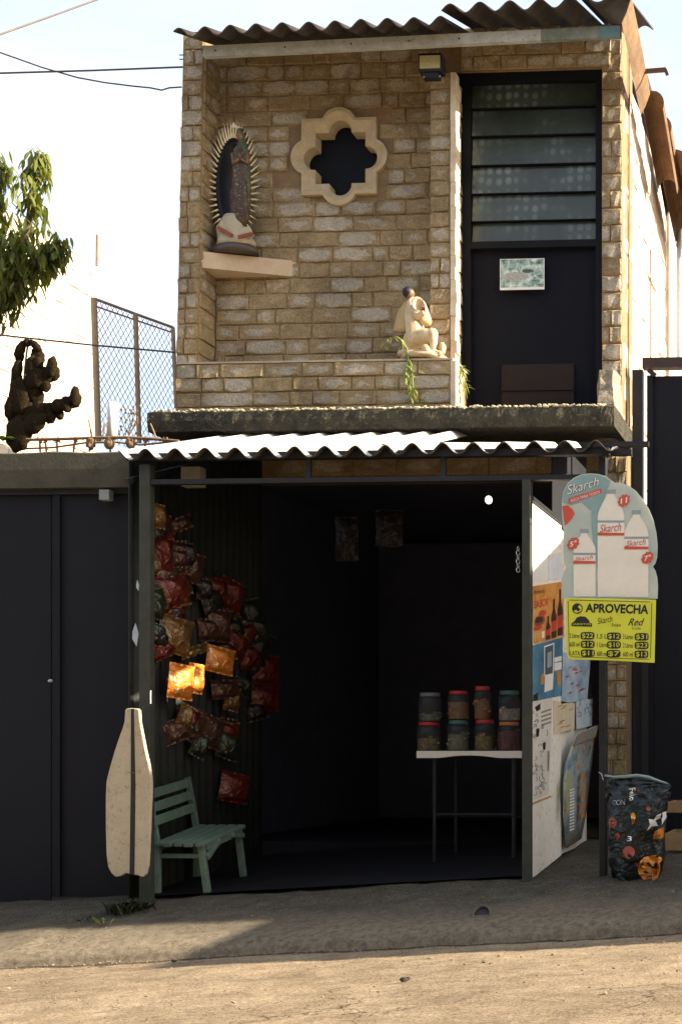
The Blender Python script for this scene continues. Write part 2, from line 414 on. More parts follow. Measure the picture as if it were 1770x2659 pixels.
# ------------------------------------------------------------------ split-stone bricks
def brick_mesh(k):
    rnd = random.Random(100 + k)
    nx, nzv = 5, 3
    xs = [-.5, -.455, -.17, .17, .455, .5]; zs = [-.5, -.43, .41, .5]
    v = []; f = []
    for j, z in enumerate(zs):
        for i, x in enumerate(xs):
            edge = i in (0, nx) or j in (0, nzv)
            if edge: y = -0.003
            else: y = -0.005 - rnd.uniform(0, 0.011)
            v.append((x + (0 if edge else rnd.uniform(-.035, .035)), y, z + (0 if edge else rnd.uniform(-.07, .07))))
    for j in range(nzv):
        for i in range(nx):
            a = j*(nx+1)+i; f.append((a, a+1, a+nx+2, a+nx+1))
    per = [i for i in range(nx+1)] + [j*(nx+1)+nx for j in range(1, nzv+1)] + [nzv*(nx+1)+i for i in range(nx-1, -1, -1)] + [j*(nx+1) for j in range(nzv-1, 0, -1)]
    n0 = len(v)
    for p in per: v.append((v[p][0], 0.012, v[p][2]))
    for a in range(len(per)):
        b = (a+1) % len(per); f.append((per[b], per[a], n0+a, n0+b))
    me = bpy.data.meshes.new("brick"); me.from_pydata(v, [], f); me.materials.append(MB); me.update()
    return me
BRICKS = [brick_mesh(k) for k in range(14)]
brnd = random.Random(11)
def lay(parent, p0, p1, z0, z1, course=0.1, normal='-Y', lens=(0.10, 0.29), skip=None, shear=0.0, zref=0, stuff=None):
    """course the face between p0 and p1 (x,y ends, left to right as seen) with split stones, each its own object.
       stuff: a G that collects them as one mesh instead"""
    p0 = Vector((p0[0], p0[1], 0)); p1 = Vector((p1[0], p1[1], 0)); L = (p1 - p0).length; d = (p1 - p0).normalized()
    rot = math.atan2(d.y, d.x)
    n = max(1, round((z1 - z0) / course)); ch = (z1 - z0) / n
    for r in range(n):
        s = 0.0; zc = z0 + (r + .5) * ch
        cuts = [0.0]
        first = brnd.uniform(0.4, 1.0)
        while True:
            w = brnd.uniform(*lens) * first; first = 1.0
            if cuts[-1] + w > L - lens[0] * 0.55: cuts.append(L); break
            cuts.append(cuts[-1] + w)
        for a, b in zip(cuts, cuts[1:]):
            c = p0 + d * (a + b) / 2
            if skip and skip(c.x, zc, (b - a) / 2): continue
            x = c.x + shear * (zc - zref)
            h = ch - brnd.uniform(0.001, 0.005); w = (b - a) - brnd.uniform(0.001, 0.005)
            flip = brnd.choice((-1, 1))
            loc = Vector((x, c.y, zc + brnd.uniform(-.002, .002)))
            me = brnd.choice(BRICKS)
            if stuff is not None:
                Mx = Matrix.Translation(loc) @ Matrix.Rotation(rot, 4, 'Z') @ Matrix.Diagonal((w, brnd.uniform(.7, 1.25), h, 1))
                stuff.add([Mx @ q.co for q in me.vertices], [tuple(p.vertices) for p in me.polygons])
            else:
                o = bpy.data.objects.new("brick", me)
                link(o, loc, parent)
                o.rotation_euler = (brnd.uniform(-.012, .012), brnd.uniform(-.008, .008), rot + brnd.uniform(-.01, .01))
                o.scale = (w, brnd.uniform(0.7, 1.3), h)

# ------------------------------------------------------------------ the brick house
YN, YB, YR_, YD = 7.80, 8.0, 7.96, 7.98        # niche front, niche back, right pier, door
HB = P(1000, 2250, 8.0)
house = thing("brick_house", (-2.9, 8.4, 0.3), "two storey tan stone faced house with a niche and a dark door above the shop", "house")
xl0, xl1 = P(466, 600, YN).x, P(520, 600, YN).x
xr0, xr1 = P(1117, 600, YN).x, P(1173, 600, YN).x
xR0, xR1 = P(1566, 600, YR_).x, P(1613, 600, YR_).x
zslab = P(1000, 1058, 7.4).z
ztop = P(600, 100, YN).z + 0.05
YPF = 7.66                                  # parapet face, proud of the piers
zpar = P(800, 937, YPF).z
zdoor_top = P(1380, 188, YD).z
SH, ZM = 0.0214, P(600, 600, YN).z
# left pier
lp = G(); 
def sheared(g, zr=ZM, k=SH):
    for v in g.v: v.x += k * (v.z - zr)
    return g
lp.box((xl0, YN, zslab - .1), (xl1, YB + .06, ztop)); sheared(lp)
lpo = lp.build("left_pier", MORTAR, house)
lay(lpo, (xl0, YN), (xl1, YN), zpar, ztop - .02, lens=(0.09, 0.135), shear=SH, zref=ZM)
lay(lpo, (xl1, YN), (xl1, YB), zpar, ztop - .05, lens=(0.15, 0.2), shear=SH, zref=ZM)
# niche back wall with the quatrefoil opening
qc = P(884, 411, YB); qs = 8.05 / F
def quat(sq, lob, ext, n=10):
    "outline of a square with a round lobe in the middle of every side (metres, centred)"
    pts = []
    for k in range(4):
        loc = []
        th = math.acos(max(-1, min(1, (sq - (sq + ext - lob)) / lob)))
        half = lob * math.sin(th)
        loc.append((-sq, sq)); loc.append((-half, sq))
        for i in range(1, n):
            a = th - 2 * th * i / n
            loc.append((-lob * math.sin(a), (sq + ext - lob) + lob * math.cos(a)))
        loc.append((half, sq))
        an = -math.pi / 2 * k
        for x, z in loc: pts.append((x * math.cos(an) - z * math.sin(an), x * math.sin(an) + z * math.cos(an)))
    return pts
Q_OUT = quat(100 * qs, 47 * qs, 29 * qs); Q_MID = quat(91 * qs, 42 * qs, 27 * qs); Q_IN = quat(67 * qs, 30 * qs, 32 * qs)
def in_quat(x, z, hw):
    dx, dz = abs(x - qc.x), abs(z - qc.z)
    s = 100 * qs
    return (dx < s + hw * .55 and dz < s + .03) or math.hypot(dx - hw * .5 if dx > hw * .5 else 0, dz) < s + .055
nb = G()
wx0, wx1, wz0_, wz1_ = xl1 - .03, xr0 + .1, zslab - .1, ztop
loop = [(qc.x + x, qc.z + z) for x, z in Q_IN]
# wall sheet around the opening: fan from the opening outline to a rectangle
N = len(loop); outer = []
for x, z in loop:
    dx, dz = x - qc.x, z - qc.z
    t = 1e9
    if dx > 1e-6: t = min(t, (wx1 - qc.x) / dx)
    if dx < -1e-6: t = min(t, (wx0 - qc.x) / dx)
    if dz > 1e-6: t = min(t, (wz1_ - qc.z) / dz)
    if dz < -1e-6: t = min(t, (wz0_ - qc.z) / dz)
    outer.append((qc.x + dx * t, qc.z + dz * t))
nb.v = [Vector((x, YB, z)) for x, z in loop] + [Vector((x, YB, z)) for x, z in outer]
corner = {}
for i in range(N):
    j = (i + 1) % N
    a, b = outer[i], outer[j]
    q = [i, i + N, j + N, j]
    # fill the rectangle's corner when the two rays end on different sides
    sa = abs(a[0] - wx0) < 1e-5 or abs(a[0] - wx1) < 1e-5; sb = abs(b[0] - wx0) < 1e-5 or abs(b[0] - wx1) < 1e-5
    nb.f.append(tuple(q))
    if sa != sb:
        cx = a[0] if sa else b[0]; cz = b[1] if sa else a[1]
        nb.v.append(Vector((cx, YB, cz))); nb.f.append((i + N, len(nb.v) - 1, j + N))
nbo = nb.build("niche_wall", MORTAR, house)
lay(nbo, (xl1, YB), (xr0 + .03, YB), zpar - .05, ztop - .02, skip=in_quat)
# quatrefoil surround
QM = M("moulded_sand_plaster", (0.50, 0.40, 0.25), (0.40, 0.31, 0.18), 18, 0.9, 0.5, 80)
def qring(pts, dy): return [Vector((qc.x + x, YB + dy, qc.z + z)) for x, z in pts]
qg = G(); qg.rings([qring(Q_OUT, 0.0), qring(Q_OUT, -.032), qring(Q_MID, -.038), qring([(x * .94, z * .94) for x, z in Q_MID], -.026), qring(Q_IN, -.004), qring(Q_IN, .09)], cap=False)
qo = qg.build("quatrefoil_window", QM, house)
gp = G(); gp.add(qring([(x * 1.05, z * 1.05) for x, z in Q_IN], .09), [tuple(range(len(Q_IN)))])
gp.build("pane", M("dark_glass", (0.006, 0.007, 0.011), None, 4, 0.6, 0, spec=0.15), qo)
# parapet
px0_, px1_ = P(459, 990, YPF).x, P(1172, 990, YPF).x
pb = G().box((px0_, YPF, zslab - .1), (px1_, YB - .02, zpar - .012))
pbo = pb.build("parapet", MORTAR, house)
lay(pbo, (px0_, YPF), (px1_ - .004, YPF), zslab, zpar - .012, lens=(0.14, 0.34))
lay(pbo, (px1_, YPF + .004), (px1_, YN + .1), zslab, zpar - .012, lens=(0.22, 0.25))
G().box((px0_ + .003, YPF - .012, zpar - .011), (px1_ + .01, YB, zpar)).build("coping", CONC_L, pbo)
# niche right pier
rp = G().box((xr0, YN, zpar + .002), (xr1, YD + .1, P(1140, 190, YN).z))
rp.box((xr1 - .22, YN + .001, zslab - .1), (xr1 - .003, YD + .1, zpar + .0025))
rpo = rp.build("inner_pier", MORTAR, house)
lay(rpo, (xr0, YN), (xr1 - .008, YN), zpar, P(1140, 192, YN).z, lens=(0.12, 0.15))
lay(rpo, (xr1, YN + .004), (xr1, YD), zslab, P(1140, 192, YN).z, lens=(0.16, 0.19))
SUNPALE = M("sunlit_corner_pale", (0.70, 0.60, 0.45), (0.50, 0.40, 0.27), 10, 0.95, 0.4, 60)  # pale corner strips, sunlit brightness put into the colour
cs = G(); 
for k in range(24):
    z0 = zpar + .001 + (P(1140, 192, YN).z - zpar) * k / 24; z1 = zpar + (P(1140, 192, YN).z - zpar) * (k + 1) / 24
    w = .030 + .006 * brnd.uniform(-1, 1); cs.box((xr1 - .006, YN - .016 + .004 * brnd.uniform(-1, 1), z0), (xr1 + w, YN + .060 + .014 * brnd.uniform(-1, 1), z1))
cs.build("sunlit_corner_strip", SUNPALE, rpo)
G().box((px1_ - .006, YPF - .014, zslab), (px1_ + .034, YN - .02, zpar - .013)).build("sunlit_corner_strip", SUNPALE, pbo, bevel=.006)
# right pier, full height
rq = G().box((xR0, YR_, 0.35), (xR1, 8.35, P(1590, 62, YR_).z))
rqo = rq.build("right_pier", MORTAR, house)
lay(rqo, (xR0 - .012, YR_), (xR1, YR_), zslab, P(1590, 100, YR_).z, course=.108, lens=(0.11, 0.14))
lay(rqo, (P(1574, 1700, YR_).x, YR_), (P(1626, 1700, YR_).x, YR_), 0.42, zslab - .18, course=.105, lens=(0.07, 0.13))
G().box((P(1573, 1700, YR_).x, YR_ + .001, 0.34), (P(1627, 1700, YR_).x, 8.3, zslab - .14)).build("lower_pier", MORTAR, rqo)
# lintel over the door
zl1 = P(1400, 68, 7.95).z
lt = G().box((xr0 - .02, 7.95, zdoor_top), (xR1 - .06, YD + .1, zl1))
lto = lt.build("door_lintel", MORTAR, house)
lay(lto, (xr1 + .01, 7.95), (xR1 - .065, 7.95), zdoor_top + .006, zl1, lens=(0.14, 0.3))
# ground storey front wall: lintel over the shop opening
zo = P(1000, 1236, 8.0).z
gl = G().box((-4.45, 8.001, zo), (xR0 - .02, 8.25, zslab - .13))
glo = gl.build("shop_lintel", MORTAR, house)
lay(glo, (-3.75, 8.0), (xR0 - .03, 8.0), zo + .004, zslab - .16, lens=(0.2, 0.36))
# flank wall facing the sun
Xf = xR1
fl = G().box((Xf - .2, 8.3, 0.1), (Xf - .012, 9.95, 5.50))
flo = fl.build("flank_wall", MORTAR, house)
fs = G(); lay(flo, (Xf - .012, 8.002), (Xf - .012, 9.95), 0.5, 5.48, course=.2, lens=(0.35, 0.42), stuff=fs)
fso = fs.build("flank_block", FLNK, house, recalc=False); tag(fso, kind="stuff")
G().tube([(Xf + .012, 8.16, 0.6), (Xf + .014, 8.17, 2.5), (Xf + .01, 8.16, 3.6), (Xf + .012, 8.17, ztop)], .006, 6).build("cable", RUSTP, house)
G().tube([(Xf + .006, 9.08, 1.6), (Xf + .008, 9.09, 3.2), (Xf + .006, 9.1, 4.7)], .005, 6).build("cable", RUSTP, house)
bw = G().box((Xf - .21, 9.94, 0.1), (Xf + .02, 11.6, 5.35)); bw.build("rear_wall", WALLW, house)
# hidden body of the house: rooms behind the front
body = G()
body.box((-4.40, 8.3, 0.0), (-4.30, 11.6, ztop)).box((-4.3, 11.5, 0.3), (Xf - .2, 11.6, ztop)).box((-4.3, 8.26, zslab - .12), (Xf - .2, 11.5, zslab - .02))
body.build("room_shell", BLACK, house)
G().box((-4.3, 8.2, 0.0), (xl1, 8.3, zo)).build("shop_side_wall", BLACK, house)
# door
dx0, dx1 = P(1188, 600, YD).x, P(1568, 600, YD).x
door = G().box((dx0, YD + .03, zslab), (dx1, YD + .08, zdoor_top)).build("door", DOORP, house)
fr = G()
lx0, lx1 = P(1222, 400, YD).x, P(1546, 400, YD).x
zlo, zli = P(1390, 626, YD).z, P(1390, 212, YD).z
for a, b in (((dx0, zslab), (lx0, zdoor_top)), ((lx1, zslab), (dx1, zdoor_top)), ((lx0, zli), (lx1, zdoor_top)), ((lx0, zlo - .045), (lx1, zlo))):
    fr.box((a[0], YD - .012, a[1]), (b[0], YD + .028, b[1]))
fr.build("door_frame", M("door_frame_enamel", (0.008, 0.009, 0.012), None, 7, 0.7, 0.05, spec=0.12), door)
def pane_mat():
    m, nt, b = new_mat("rippled_louvre_glass")
    tcn = node(nt, "ShaderNodeTexCoord"); oi = node(nt, "ShaderNodeObjectInfo")
    tc = tcn.outputs["Object"]
    mp = node(nt, "ShaderNodeMapping"); nt.links.new(tc, mp.inputs[0]); mp.inputs["Scale"].default_value = (1, 1, 0.8)
    off = node(nt, "ShaderNodeCombineXYZ"); nt.links.new(oi.outputs["Random"], off.inputs[0]); nt.links.new(oi.outputs["Random"], off.inputs[2])
    ad = node(nt, "ShaderNodeVectorMath", operation='MULTIPLY_ADD'); nt.links.new(off.outputs[0], ad.inputs[0]); ad.inputs[1].default_value = (9, 9, 9); nt.links.new(mp.outputs[0], ad.inputs[2])
    n1 = noise_tex(nt, ad.outputs[0], 2.4, 3, 0.5)
    vo = node(nt, "ShaderNodeTexVoronoi"); vo.inputs["Scale"].default_value = 17; vo.inputs["Randomness"].default_value = 0.25; nt.links.new(mp.outputs[0], vo.inputs["Vector"])
    lace = ramp(nt, vo.outputs["Distance"], [(0.25, 1.0), (0.45, 0.0)])
    sel = ramp(nt, n1, [(0.46, 0.0), (0.62, 1.0)])
    mul = node(nt, "ShaderNodeMath", operation='MULTIPLY'); nt.links.new(lace, mul.inputs[0]); nt.links.new(sel, mul.inputs[1])
    base = ramp(nt, n1, [(0.3, (0.020, 0.026, 0.021)), (0.7, (0.055, 0.072, 0.060))])
    nt.links.new(mixc(nt, mul.outputs[0], base, (0.13, 0.16, 0.16)), b.inputs["Base Color"])
    b.inputs["Roughness"].default_value = 0.25
    bump_to(nt, b, noise_tex(nt, tc, 30, 3), 0.15, 0.01)
    return m
PANE = pane_mat()
edges_y = [212, 278, 350, 426, 500, 572, 626]
for i in range(6):
    za, zb = P(1390, edges_y[i], YD).z - .004, P(1390, edges_y[i+1], YD).z + .004
    g = G(); g.add([(lx0 + .004, YD + .022, za), (lx1 - .004, YD + .022, za), (lx1 - .004, YD + .002, zb), (lx0 + .004, YD + .002, zb)], [(0, 3, 2, 1)])
    g.prism([(lx0 + .004, YD + .024, za), (lx1 - .004, YD + .024, za), (lx1 - .004, YD + .004, zb), (lx0 + .004, YD + .004, zb)], (0, .004, 0))
    g.v = g.v[4:]; g.f = [tuple(i - 4 for i in q) for q in g.f[1:]]
    g.build("louvre_pane", PANE, door)
    if i < 5:
        G().box((lx0, YD - .004, zb - .006), (lx1, YD + .012, zb - .002)).build("louvre_clip", DOORP, door)
kp = G().box((P(1300, 1000, YD).x, YD + .012, zslab), (P(1487, 1000, YD).x, YD + .029, P(1390, 944, YD).z))
kp.box((P(1300, 1000, YD).x, YD + .004, P(1390, 1013, YD).z), (P(1487, 1000, YD).x, YD + .0115, P(1390, 1009, YD).z))
kp.build("kick_panel", BROWN, door)
# balcony slab
sx0, sx1 = P(382, 1080, 7.4).x, P(1592, 1080, 7.4).x
szt, szb = P(1000, 1058, 7.4).z, P(1000, 1112, 7.4).z
def rough_slab():
    g = G(); xs = lin(sx0, sx1, 150); ring = []
    rr = []
    for x in xs:
        w = 0.014 * nz(x, 1, 9) + 0.012 * nz(x, 2, 30)
        rr.append([(x, 8.04, szb + .0), (x, 7.41, szb + .004 * nz(x, 3, 14)), (x, 7.40 + .020 * nz(x, 7, 14), (szb + szt) / 2 + .006 * nz(x, 5, 20)),
                   (x, 7.405 + .006 * nz(x, 9, 25), szt - .012 + w), (x, 7.43, szt + w + .004 * nz(x, 11, 50)), (x, 7.6, szt + .004 + .006 * nz(x, 4, 18)), (x, 8.04, szt)])
    g.rings(rr); return g
rough_slab().build("balcony_slab", CONC, house)
mg = G(); mr = random.Random(3)
for i in range(420):
    x = mr.uniform(sx0 + .02, sx1 - .02); r = mr.uniform(.004, .010)
    mg.ell((x, 7.415 + mr.uniform(-.01, .02), szt + mr.uniform(-.004, .006)), (r * 1.5, r, r * .8), None, 6, 4, 0.2)
tag(mg.build("moss", M("sunlit_moss", (0.62, 0.54, 0.38), (0.30, 0.27, 0.15), 40, 0.95, 0)), "bright sunlit moss tufts along the top edge of the balcony slab", "moss", kind="stuff")  # moss colour lifted so sunlit highlights show along the slab edge
# crumbled corner block at the slab's right end
cb = G(); xa, xb = xR0 - .02, Xf + .02
cbr = []
for k, t in enumerate(lin(0, 1, 10)):
    z = szb + (P(1590, 985, YR_).z - szb) * t
    row = []
    for a in range(12):
        an = 2 * math.pi * a / 12
        row.append((((xa + xb) / 2) + .5 * (xb - xa) * 1.1 * max(-.9, min(.9, 1.2 * math.cos(an))) * (1 - .25 * t) + .012 * nz(k, a, 1.7, 2), 7.86 + .16 * max(-.9, min(.9, 1.2 * math.sin(an))) * (1 - .35 * t) + .018 * nz(k, a, 1.7, 9), z))
    cbr.append(row)
cb.rings(cbr); cb.build("corner_block", M("crumbling_concrete", (0.36, 0.30, 0.22), (0.16, 0.14, 0.10), 16, 0.95, 0.9, 40), house)
# corner shelf
s0, s1 = P(513, 650, YN), P(772, 676, YB)
zsh, zsb = P(513, 651, YN).z, P(513, 693, YN).z
sg = G().prism([(s0.x, YN + .005, zsb), (s1.x, YB, zsb), (s0.x, YB, zsb)], (0, 0, zsh - zsb))
sg.build("corner_shelf", M("shelf_stone_tile", (0.60, 0.46, 0.31), (0.50, 0.37, 0.24), 12, 0.85, 0.3), house)
# fascia board
FY_ = 7.5
fa, fb = P(527, 119, FY_), P(1606, 66, FY_)
fg = G(); fh = P(527, 119, FY_).z - P(527, 147, FY_).z
m1 = fa.lerp(fb, .815); m2 = fa.lerp(fb, .955)
def fboard(a, b, dy=0, name="fascia_board", mat=FASC):
    g = G(); g.prism([(a.x, FY_ + dy, a.z - fh), (b.x, FY_ + dy, b.z - fh), (b.x, FY_ + dy, b.z), (a.x, FY_ + dy, a.z)], (0, .03, 0))
    return g.build(name, mat, house)
fboard(fa, m1 + Vector((-.001, 0, 0))); fboard(m1, m2 - Vector((.001, 0, 0)), 0, "fascia_board", FASC_D); fboard(m2, fb, 0, "fascia_end", TEAL)
for k in (0.03, 0.2, 0.36, 0.5, .62):
    q = fa.lerp(fb, k); G().ell((q.x, FY_ - .002, q.z - fh * .5), (.006, .003, .006), None, 8, 4).build("nail_head", DARKM, house)
# soffit behind the board
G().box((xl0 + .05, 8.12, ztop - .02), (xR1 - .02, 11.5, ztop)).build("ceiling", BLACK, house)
# roof sheets
def corr_sheet(name, e0, e1, Y0, Y1, slope, amp, pitch, mat, parent, phase=0.0, thick=.007, taper=0.0, nv=6):
    L = (e1 - e0).length; nu = int(L / pitch * 14)
    v = []; f = []
    for j in range(nv + 1):
        t = j / nv; Y = Y0 + (Y1 - Y0) * t
        for i in range(nu + 1):
            u = i / nu; X = e0.x + (e1.x - e0.x - taper * t) * u
            z = e0.z + (e1.z - e0.z) * u + slope * (Y - Y0) + amp * math.sin(2 * math.pi * (u * L) / pitch + phase)
            v.append((X, Y + .012 * nz(X, 5, 2.3, 4) * (1 - t), z))
    for j in range(nv):
        for i in range(nu):
            a = j * (nu+1) + i; f.append((a, a+1, a+nu+2, a+nu+1))
    o = mesh_obj(name, v, f, mat, parent, True)
    o.data.materials.append(RIM)
    sm = o.modifiers.new("solid", 'SOLIDIFY'); sm.thickness = thick; sm.offset = -1; sm.material_offset_rim = 1; sm.material_offset = 1
    return o
RIM = M("grimy_shaded_edge", (0.075, 0.062, 0.05), (0.04, 0.034, 0.03), 12, .95, .3)  # dirty sheet edge, its shade put into the colour
PIT = 70.5 * 7.4 / F
corr_sheet("roof_sheet", P(448, 82, 7.35), P(1166, 52, 7.35), 7.35, 8.6, .40, .028, PIT, ROOFM, house, 0.2)
corr_sheet("roof_sheet", P(1146, 26, 7.35), P(1506, 4, 7.35), 7.34, 8.6, .40, .030, 79 * 7.4 / F, ROOFM, house, -0.3)
corr_sheet("roof_sheet", P(1490, -10, 7.33), P(1630, -10, 7.33), 7.33, 8.3, .38, .034, 79 * 7.25 / F * 1.4, ROOFM, house, 1.2, .012)
G().box((xl0, 8.62, 5.72), (Xf + .05, 11.6, 5.76)).build("rear_roof", ROOFM, house)
# front part of the sheets shows its dark underside: verge cap on the right
vA, vB = P(1638, -6, 7.35), P(1686, 245, 8.25)
vC, vD = P(1613, 60, 7.35), P(1662, 300, 8.25)
vg = G(); vg.rings([[c + Vector((0, 0, 0)), c.lerp(a, .5) + Vector((0, 0, -.012)), a, a + Vector((0, 0, .014)), c.lerp(a, .5) + Vector((0, 0, .004)), c + Vector((0, 0, .014))] for c, a in ((vC, vA), (vC.lerp(vD, .5), vA.lerp(vB, .5) + Vector((.006, 0, -.01))), (vD, vB))])
vg.build("verge_sheet", M("rusty_verge_sheet", (0.20, 0.12, 0.06), (0.10, 0.06, 0.035), 9, 0.85, 0.4), house)
RB = M("broken_clay_sheet", (0.18, 0.105, 0.05), (0.09, 0.05, 0.03), 9, 0.9, 0.4)
def curved_tile(px, py, Y0, Y1, dz, r, rise, name="roof_tile", k=0):
    a = P(px, py, Y0); rings = []
    for t in (0, .33, .66, 1):
        c = Vector((a.x + k * t, Y0 + (Y1 - Y0) * t, a.z + dz * t))
        row = [c + Vector((r * math.cos(R(200 - 220 * i / 10)), 0, rise * math.sin(R(200 - 220 * i / 10)))) for i in range(11)]
        row += [p + Vector((0, 0, -.012)) - (p - c) * .06 for p in reversed(row)]
        rings.append(row)
    G().rings(rings).build(name, RB, house)
curved_tile(1694, 268, 8.3, 9.0, -.26, .075, .085)
curved_tile(1714, 330, 8.9, 9.7, -.3, .08, .085)
curved_tile(1752, 440, 9.1, 9.9, -.2, .11, .15)
G().bar(P(1639, 188, 8.0), P(1728, 181, 8.0), .022, .022).bar(P(1726, 181, 8.0), P(1731, 194, 8.0), .02, .02).build("iron_bracket", M("rusty_iron", (0.13, 0.07, 0.04), None, 20, 0.8), house)
G().tube([P(1762, 500, 9.9), P(1762, 960, 9.9)], .02, 10).build("drainpipe", M("grey_pipe", (0.42, 0.43, 0.45), None, 10, 0.5, 0.1), house)

# ------------------------------------------------------------------ porch in front of the shop
YA, YE = 6.36, 6.42
XL = P(375, 1700, YE).x; XP = P(1368, 1700, YE).x
porch = thing("shop_porch", ((XL + XP) / 2, 7.2, 0.4), "shop porch with corrugated pale awning on dark steel posts", "porch")
PITA = 81 * 6.4 / F
a0, a1 = P(308, 1180, YA), P(1600, 1160, YA)
mid = a0.lerp(a1, .56); mid2 = a0.lerp(a1, .53)
corr_sheet("awning_sheet", a0, mid, YA, 7.96, .325, .029, PITA, AWN, porch, 2.2, .008)
corr_sheet("awning_sheet", mid2 + Vector((0, 0, .012)), a1 + Vector((0, 0, .012)), YA + .015, 7.4, .245, .029, PITA, AWN, porch, 1.4, .008, .22)
def post(x0, x1, ytop, ybot, Y, mat, name="post", d=.05):
    a = P(x0, ytop, Y); b = P(x1, ytop, Y)
    z0 = walk_z(a.x, Y) - .02
    return G().box((a.x, Y, z0), (b.x, Y + d, a.z)).build(name, mat, porch, bevel=.004)
post(361, 389, 1205, 2330, YE, POSTG); post(1354, 1376, 1245, 2290, YE, POSTG)
XW = P(1554, 1700, 6.46).x
post(1554, 1572, 1186, 2310, 6.46, DARKM)
za = P(1000, 1170, YE).z; zb_ = P(1000, 1188, YE).z
G().box((P(330, 1180, YE).x, YE - .012, zb_), (P(1580, 1180, YE).x, YE + .03, za)).build("awning_rail", DARKM, porch)
zc, zd = P(1000, 1237, YE).z, P(1000, 1250, YE).z
G().box((P(390, 1240, YE).x, YE + .005, zd), (P(1570, 1240, YE).x, YE + .04, zc)).build("header_bar", DARKM, porch)
for px in (1150, 800):
    p = P(px, 1200, YE + .01); G().box((p.x - .012, YE + .008, zc), (p.x + .012, YE + .03, zb_)).build("hanger", DARKM, porch)
G().bar(P(330, 1250, YE - .02), P(560, 1195, 7.1), .02, .03).build("brace", DARKM, porch)
for Y in (6.9, 7.5):
    z = a0.z + .325 * (Y - YA) - .05
    G().box((a0.x + .05, Y, z - .03), (a1.x - .02, Y + .04, z)).build("purlin", DARKM, porch)
# left corrugated side wall of the porch
XW2 = XL - .12
v = []; f = []; ny = 90
for j in range(2):
    for i in range(ny + 1):
        Y = YE + .06 + (8.0 - YE - .06) * i / ny
        v.append((XW2 + .010 * math.sin(i * 2 * math.pi / 5.0), Y, (0.05 if j == 0 else a0.z + .325 * (Y - YA) - .04)))
for i in range(ny): f.append((i, i+1, ny+2+i, ny+1+i))
side = mesh_obj("side_sheet", v, f, M("grey_green_sheet", (0.024, 0.027, 0.023), (0.014, 0.016, 0.015), 10, 0.7, 0.1), porch, True)
sm = side.modifiers.new("solid", 'SOLIDIFY'); sm.thickness = .004
# right cream side panel: front leaf and recessed rear leaf
yj = PX(1456, 1800, XP).y
zpt = P(1376, 1294, YE).z
zf = P(1376, 2289, YE).z
def gz(Y): return walk_z(XP, Y)
pl = G()
pl.prism([(XP, YE + .052, zf), (XP, yj, gz(yj) - .01 + .03), (XP, yj, zpt), (XP, YE + .052, zpt)], (-.02, 0, 0))
panel = pl.build("side_panel", CREAMP, porch)
pl2 = G(); pl2.prism([(XP - .018, yj + .001, gz(yj) + .02), (XP - .018, 7.98, gz(7.98) - .02), (XP - .018, 7.98, zpt), (XP - .018, yj + .001, zpt)], (-.02, 0, 0))
pl2.build("side_panel", CREAMP, porch)
G().box((XP - .03, YE + .05, zpt + .001), (XP + .012, 7.98, zpt + .028)).build("panel_rail", DARKM, porch)
G().prism([(XP - .012, 7.02, zpt + .03), (XP - .012, 7.96, zpt + .03), (XP - .012, 7.96, a0.z + .21 * 1.6), (XP - .012, 7.02, a0.z + .21 * .7)], (-.006, 0, 0)).build("sun_block_sheet", DARKM, porch)  # added sheet, blocks sun so the patch on the bags stays small
eb = P(505, 1225, YE + .1); G().box((P(470, 1220, 6.7).x, 6.7, P(470, 1262, 6.7).z), (P(520, 1220, 6.7).x, 6.76, P(470, 1212, 6.7).z)).build("junction_box", M("dusty_grey_box", (0.30, 0.28, 0.21), None, 12), porch)
fv = []; ff = []
fx = lin(XW2 + .01, XP - .03, 12); fy_ = lin(6.50, 8.2, 10)
for y in fy_:
    for x in fx: fv.append((x, y, walk_z(x, y) + .018))
for j in range(10):
    for i in range(12): a_ = j * 13 + i; ff.append((a_, a_ + 1, a_ + 14, a_ + 13))
mesh_obj("porch_shade_floor", fv, ff, M("shade_dark_cement", (0.011, 0.011, 0.013), (0.007, 0.007, 0.009), 6, .9, .3, spec=.1), porch)  # dark sheet over the pavement, porch shade put into its colour
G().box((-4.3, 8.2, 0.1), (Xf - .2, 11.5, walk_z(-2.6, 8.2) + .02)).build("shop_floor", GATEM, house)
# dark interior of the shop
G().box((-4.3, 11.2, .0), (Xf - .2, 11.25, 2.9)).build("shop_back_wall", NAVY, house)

# ------------------------------------------------------------------ left neighbour: beam, gate, things on top
YG = 6.62
gx1 = P(362, 1400, YG).x
zbt, zbb = P(150, 1172, YG).z, P(150, 1266, YG).z
lw = thing("concrete_gate_beam", ((gx1 - 2) / 1, YG + .2, 2.3), "long olive grey concrete beam above the dark left gate", "beam")
bg_ = G(); xs = lin(gx1 - 3.4, gx1, 60); rr = []
for x in xs:
    rr.append([(x, YG + .25, zbb), (x, YG, zbb + .006 * nz(x, 0, 5)), (x, YG - .004, (zbb + zbt) / 2), (x, YG + .002, zbt - .01 + .010 * nz(x, 1, 4)), (x, YG + .02, zbt + .010 * nz(x, 1, 4)), (x, YG + .25, zbt)])
bg_.rings(rr).build("beam", BEAMC, lw)
G().box((gx1 - 3.4, YG + .252, 2.0), (gx1, YG + .30, zbt - .02)).build("rear_face", BEAMC, lw)
gate = thing("steel_gate", (gx1 - .9, YG + .03, 0.2), "dark slate sheet steel gate filling the left of the street front", "gate")
zg0 = walk_z(gx1 - 1.0, YG) + .0
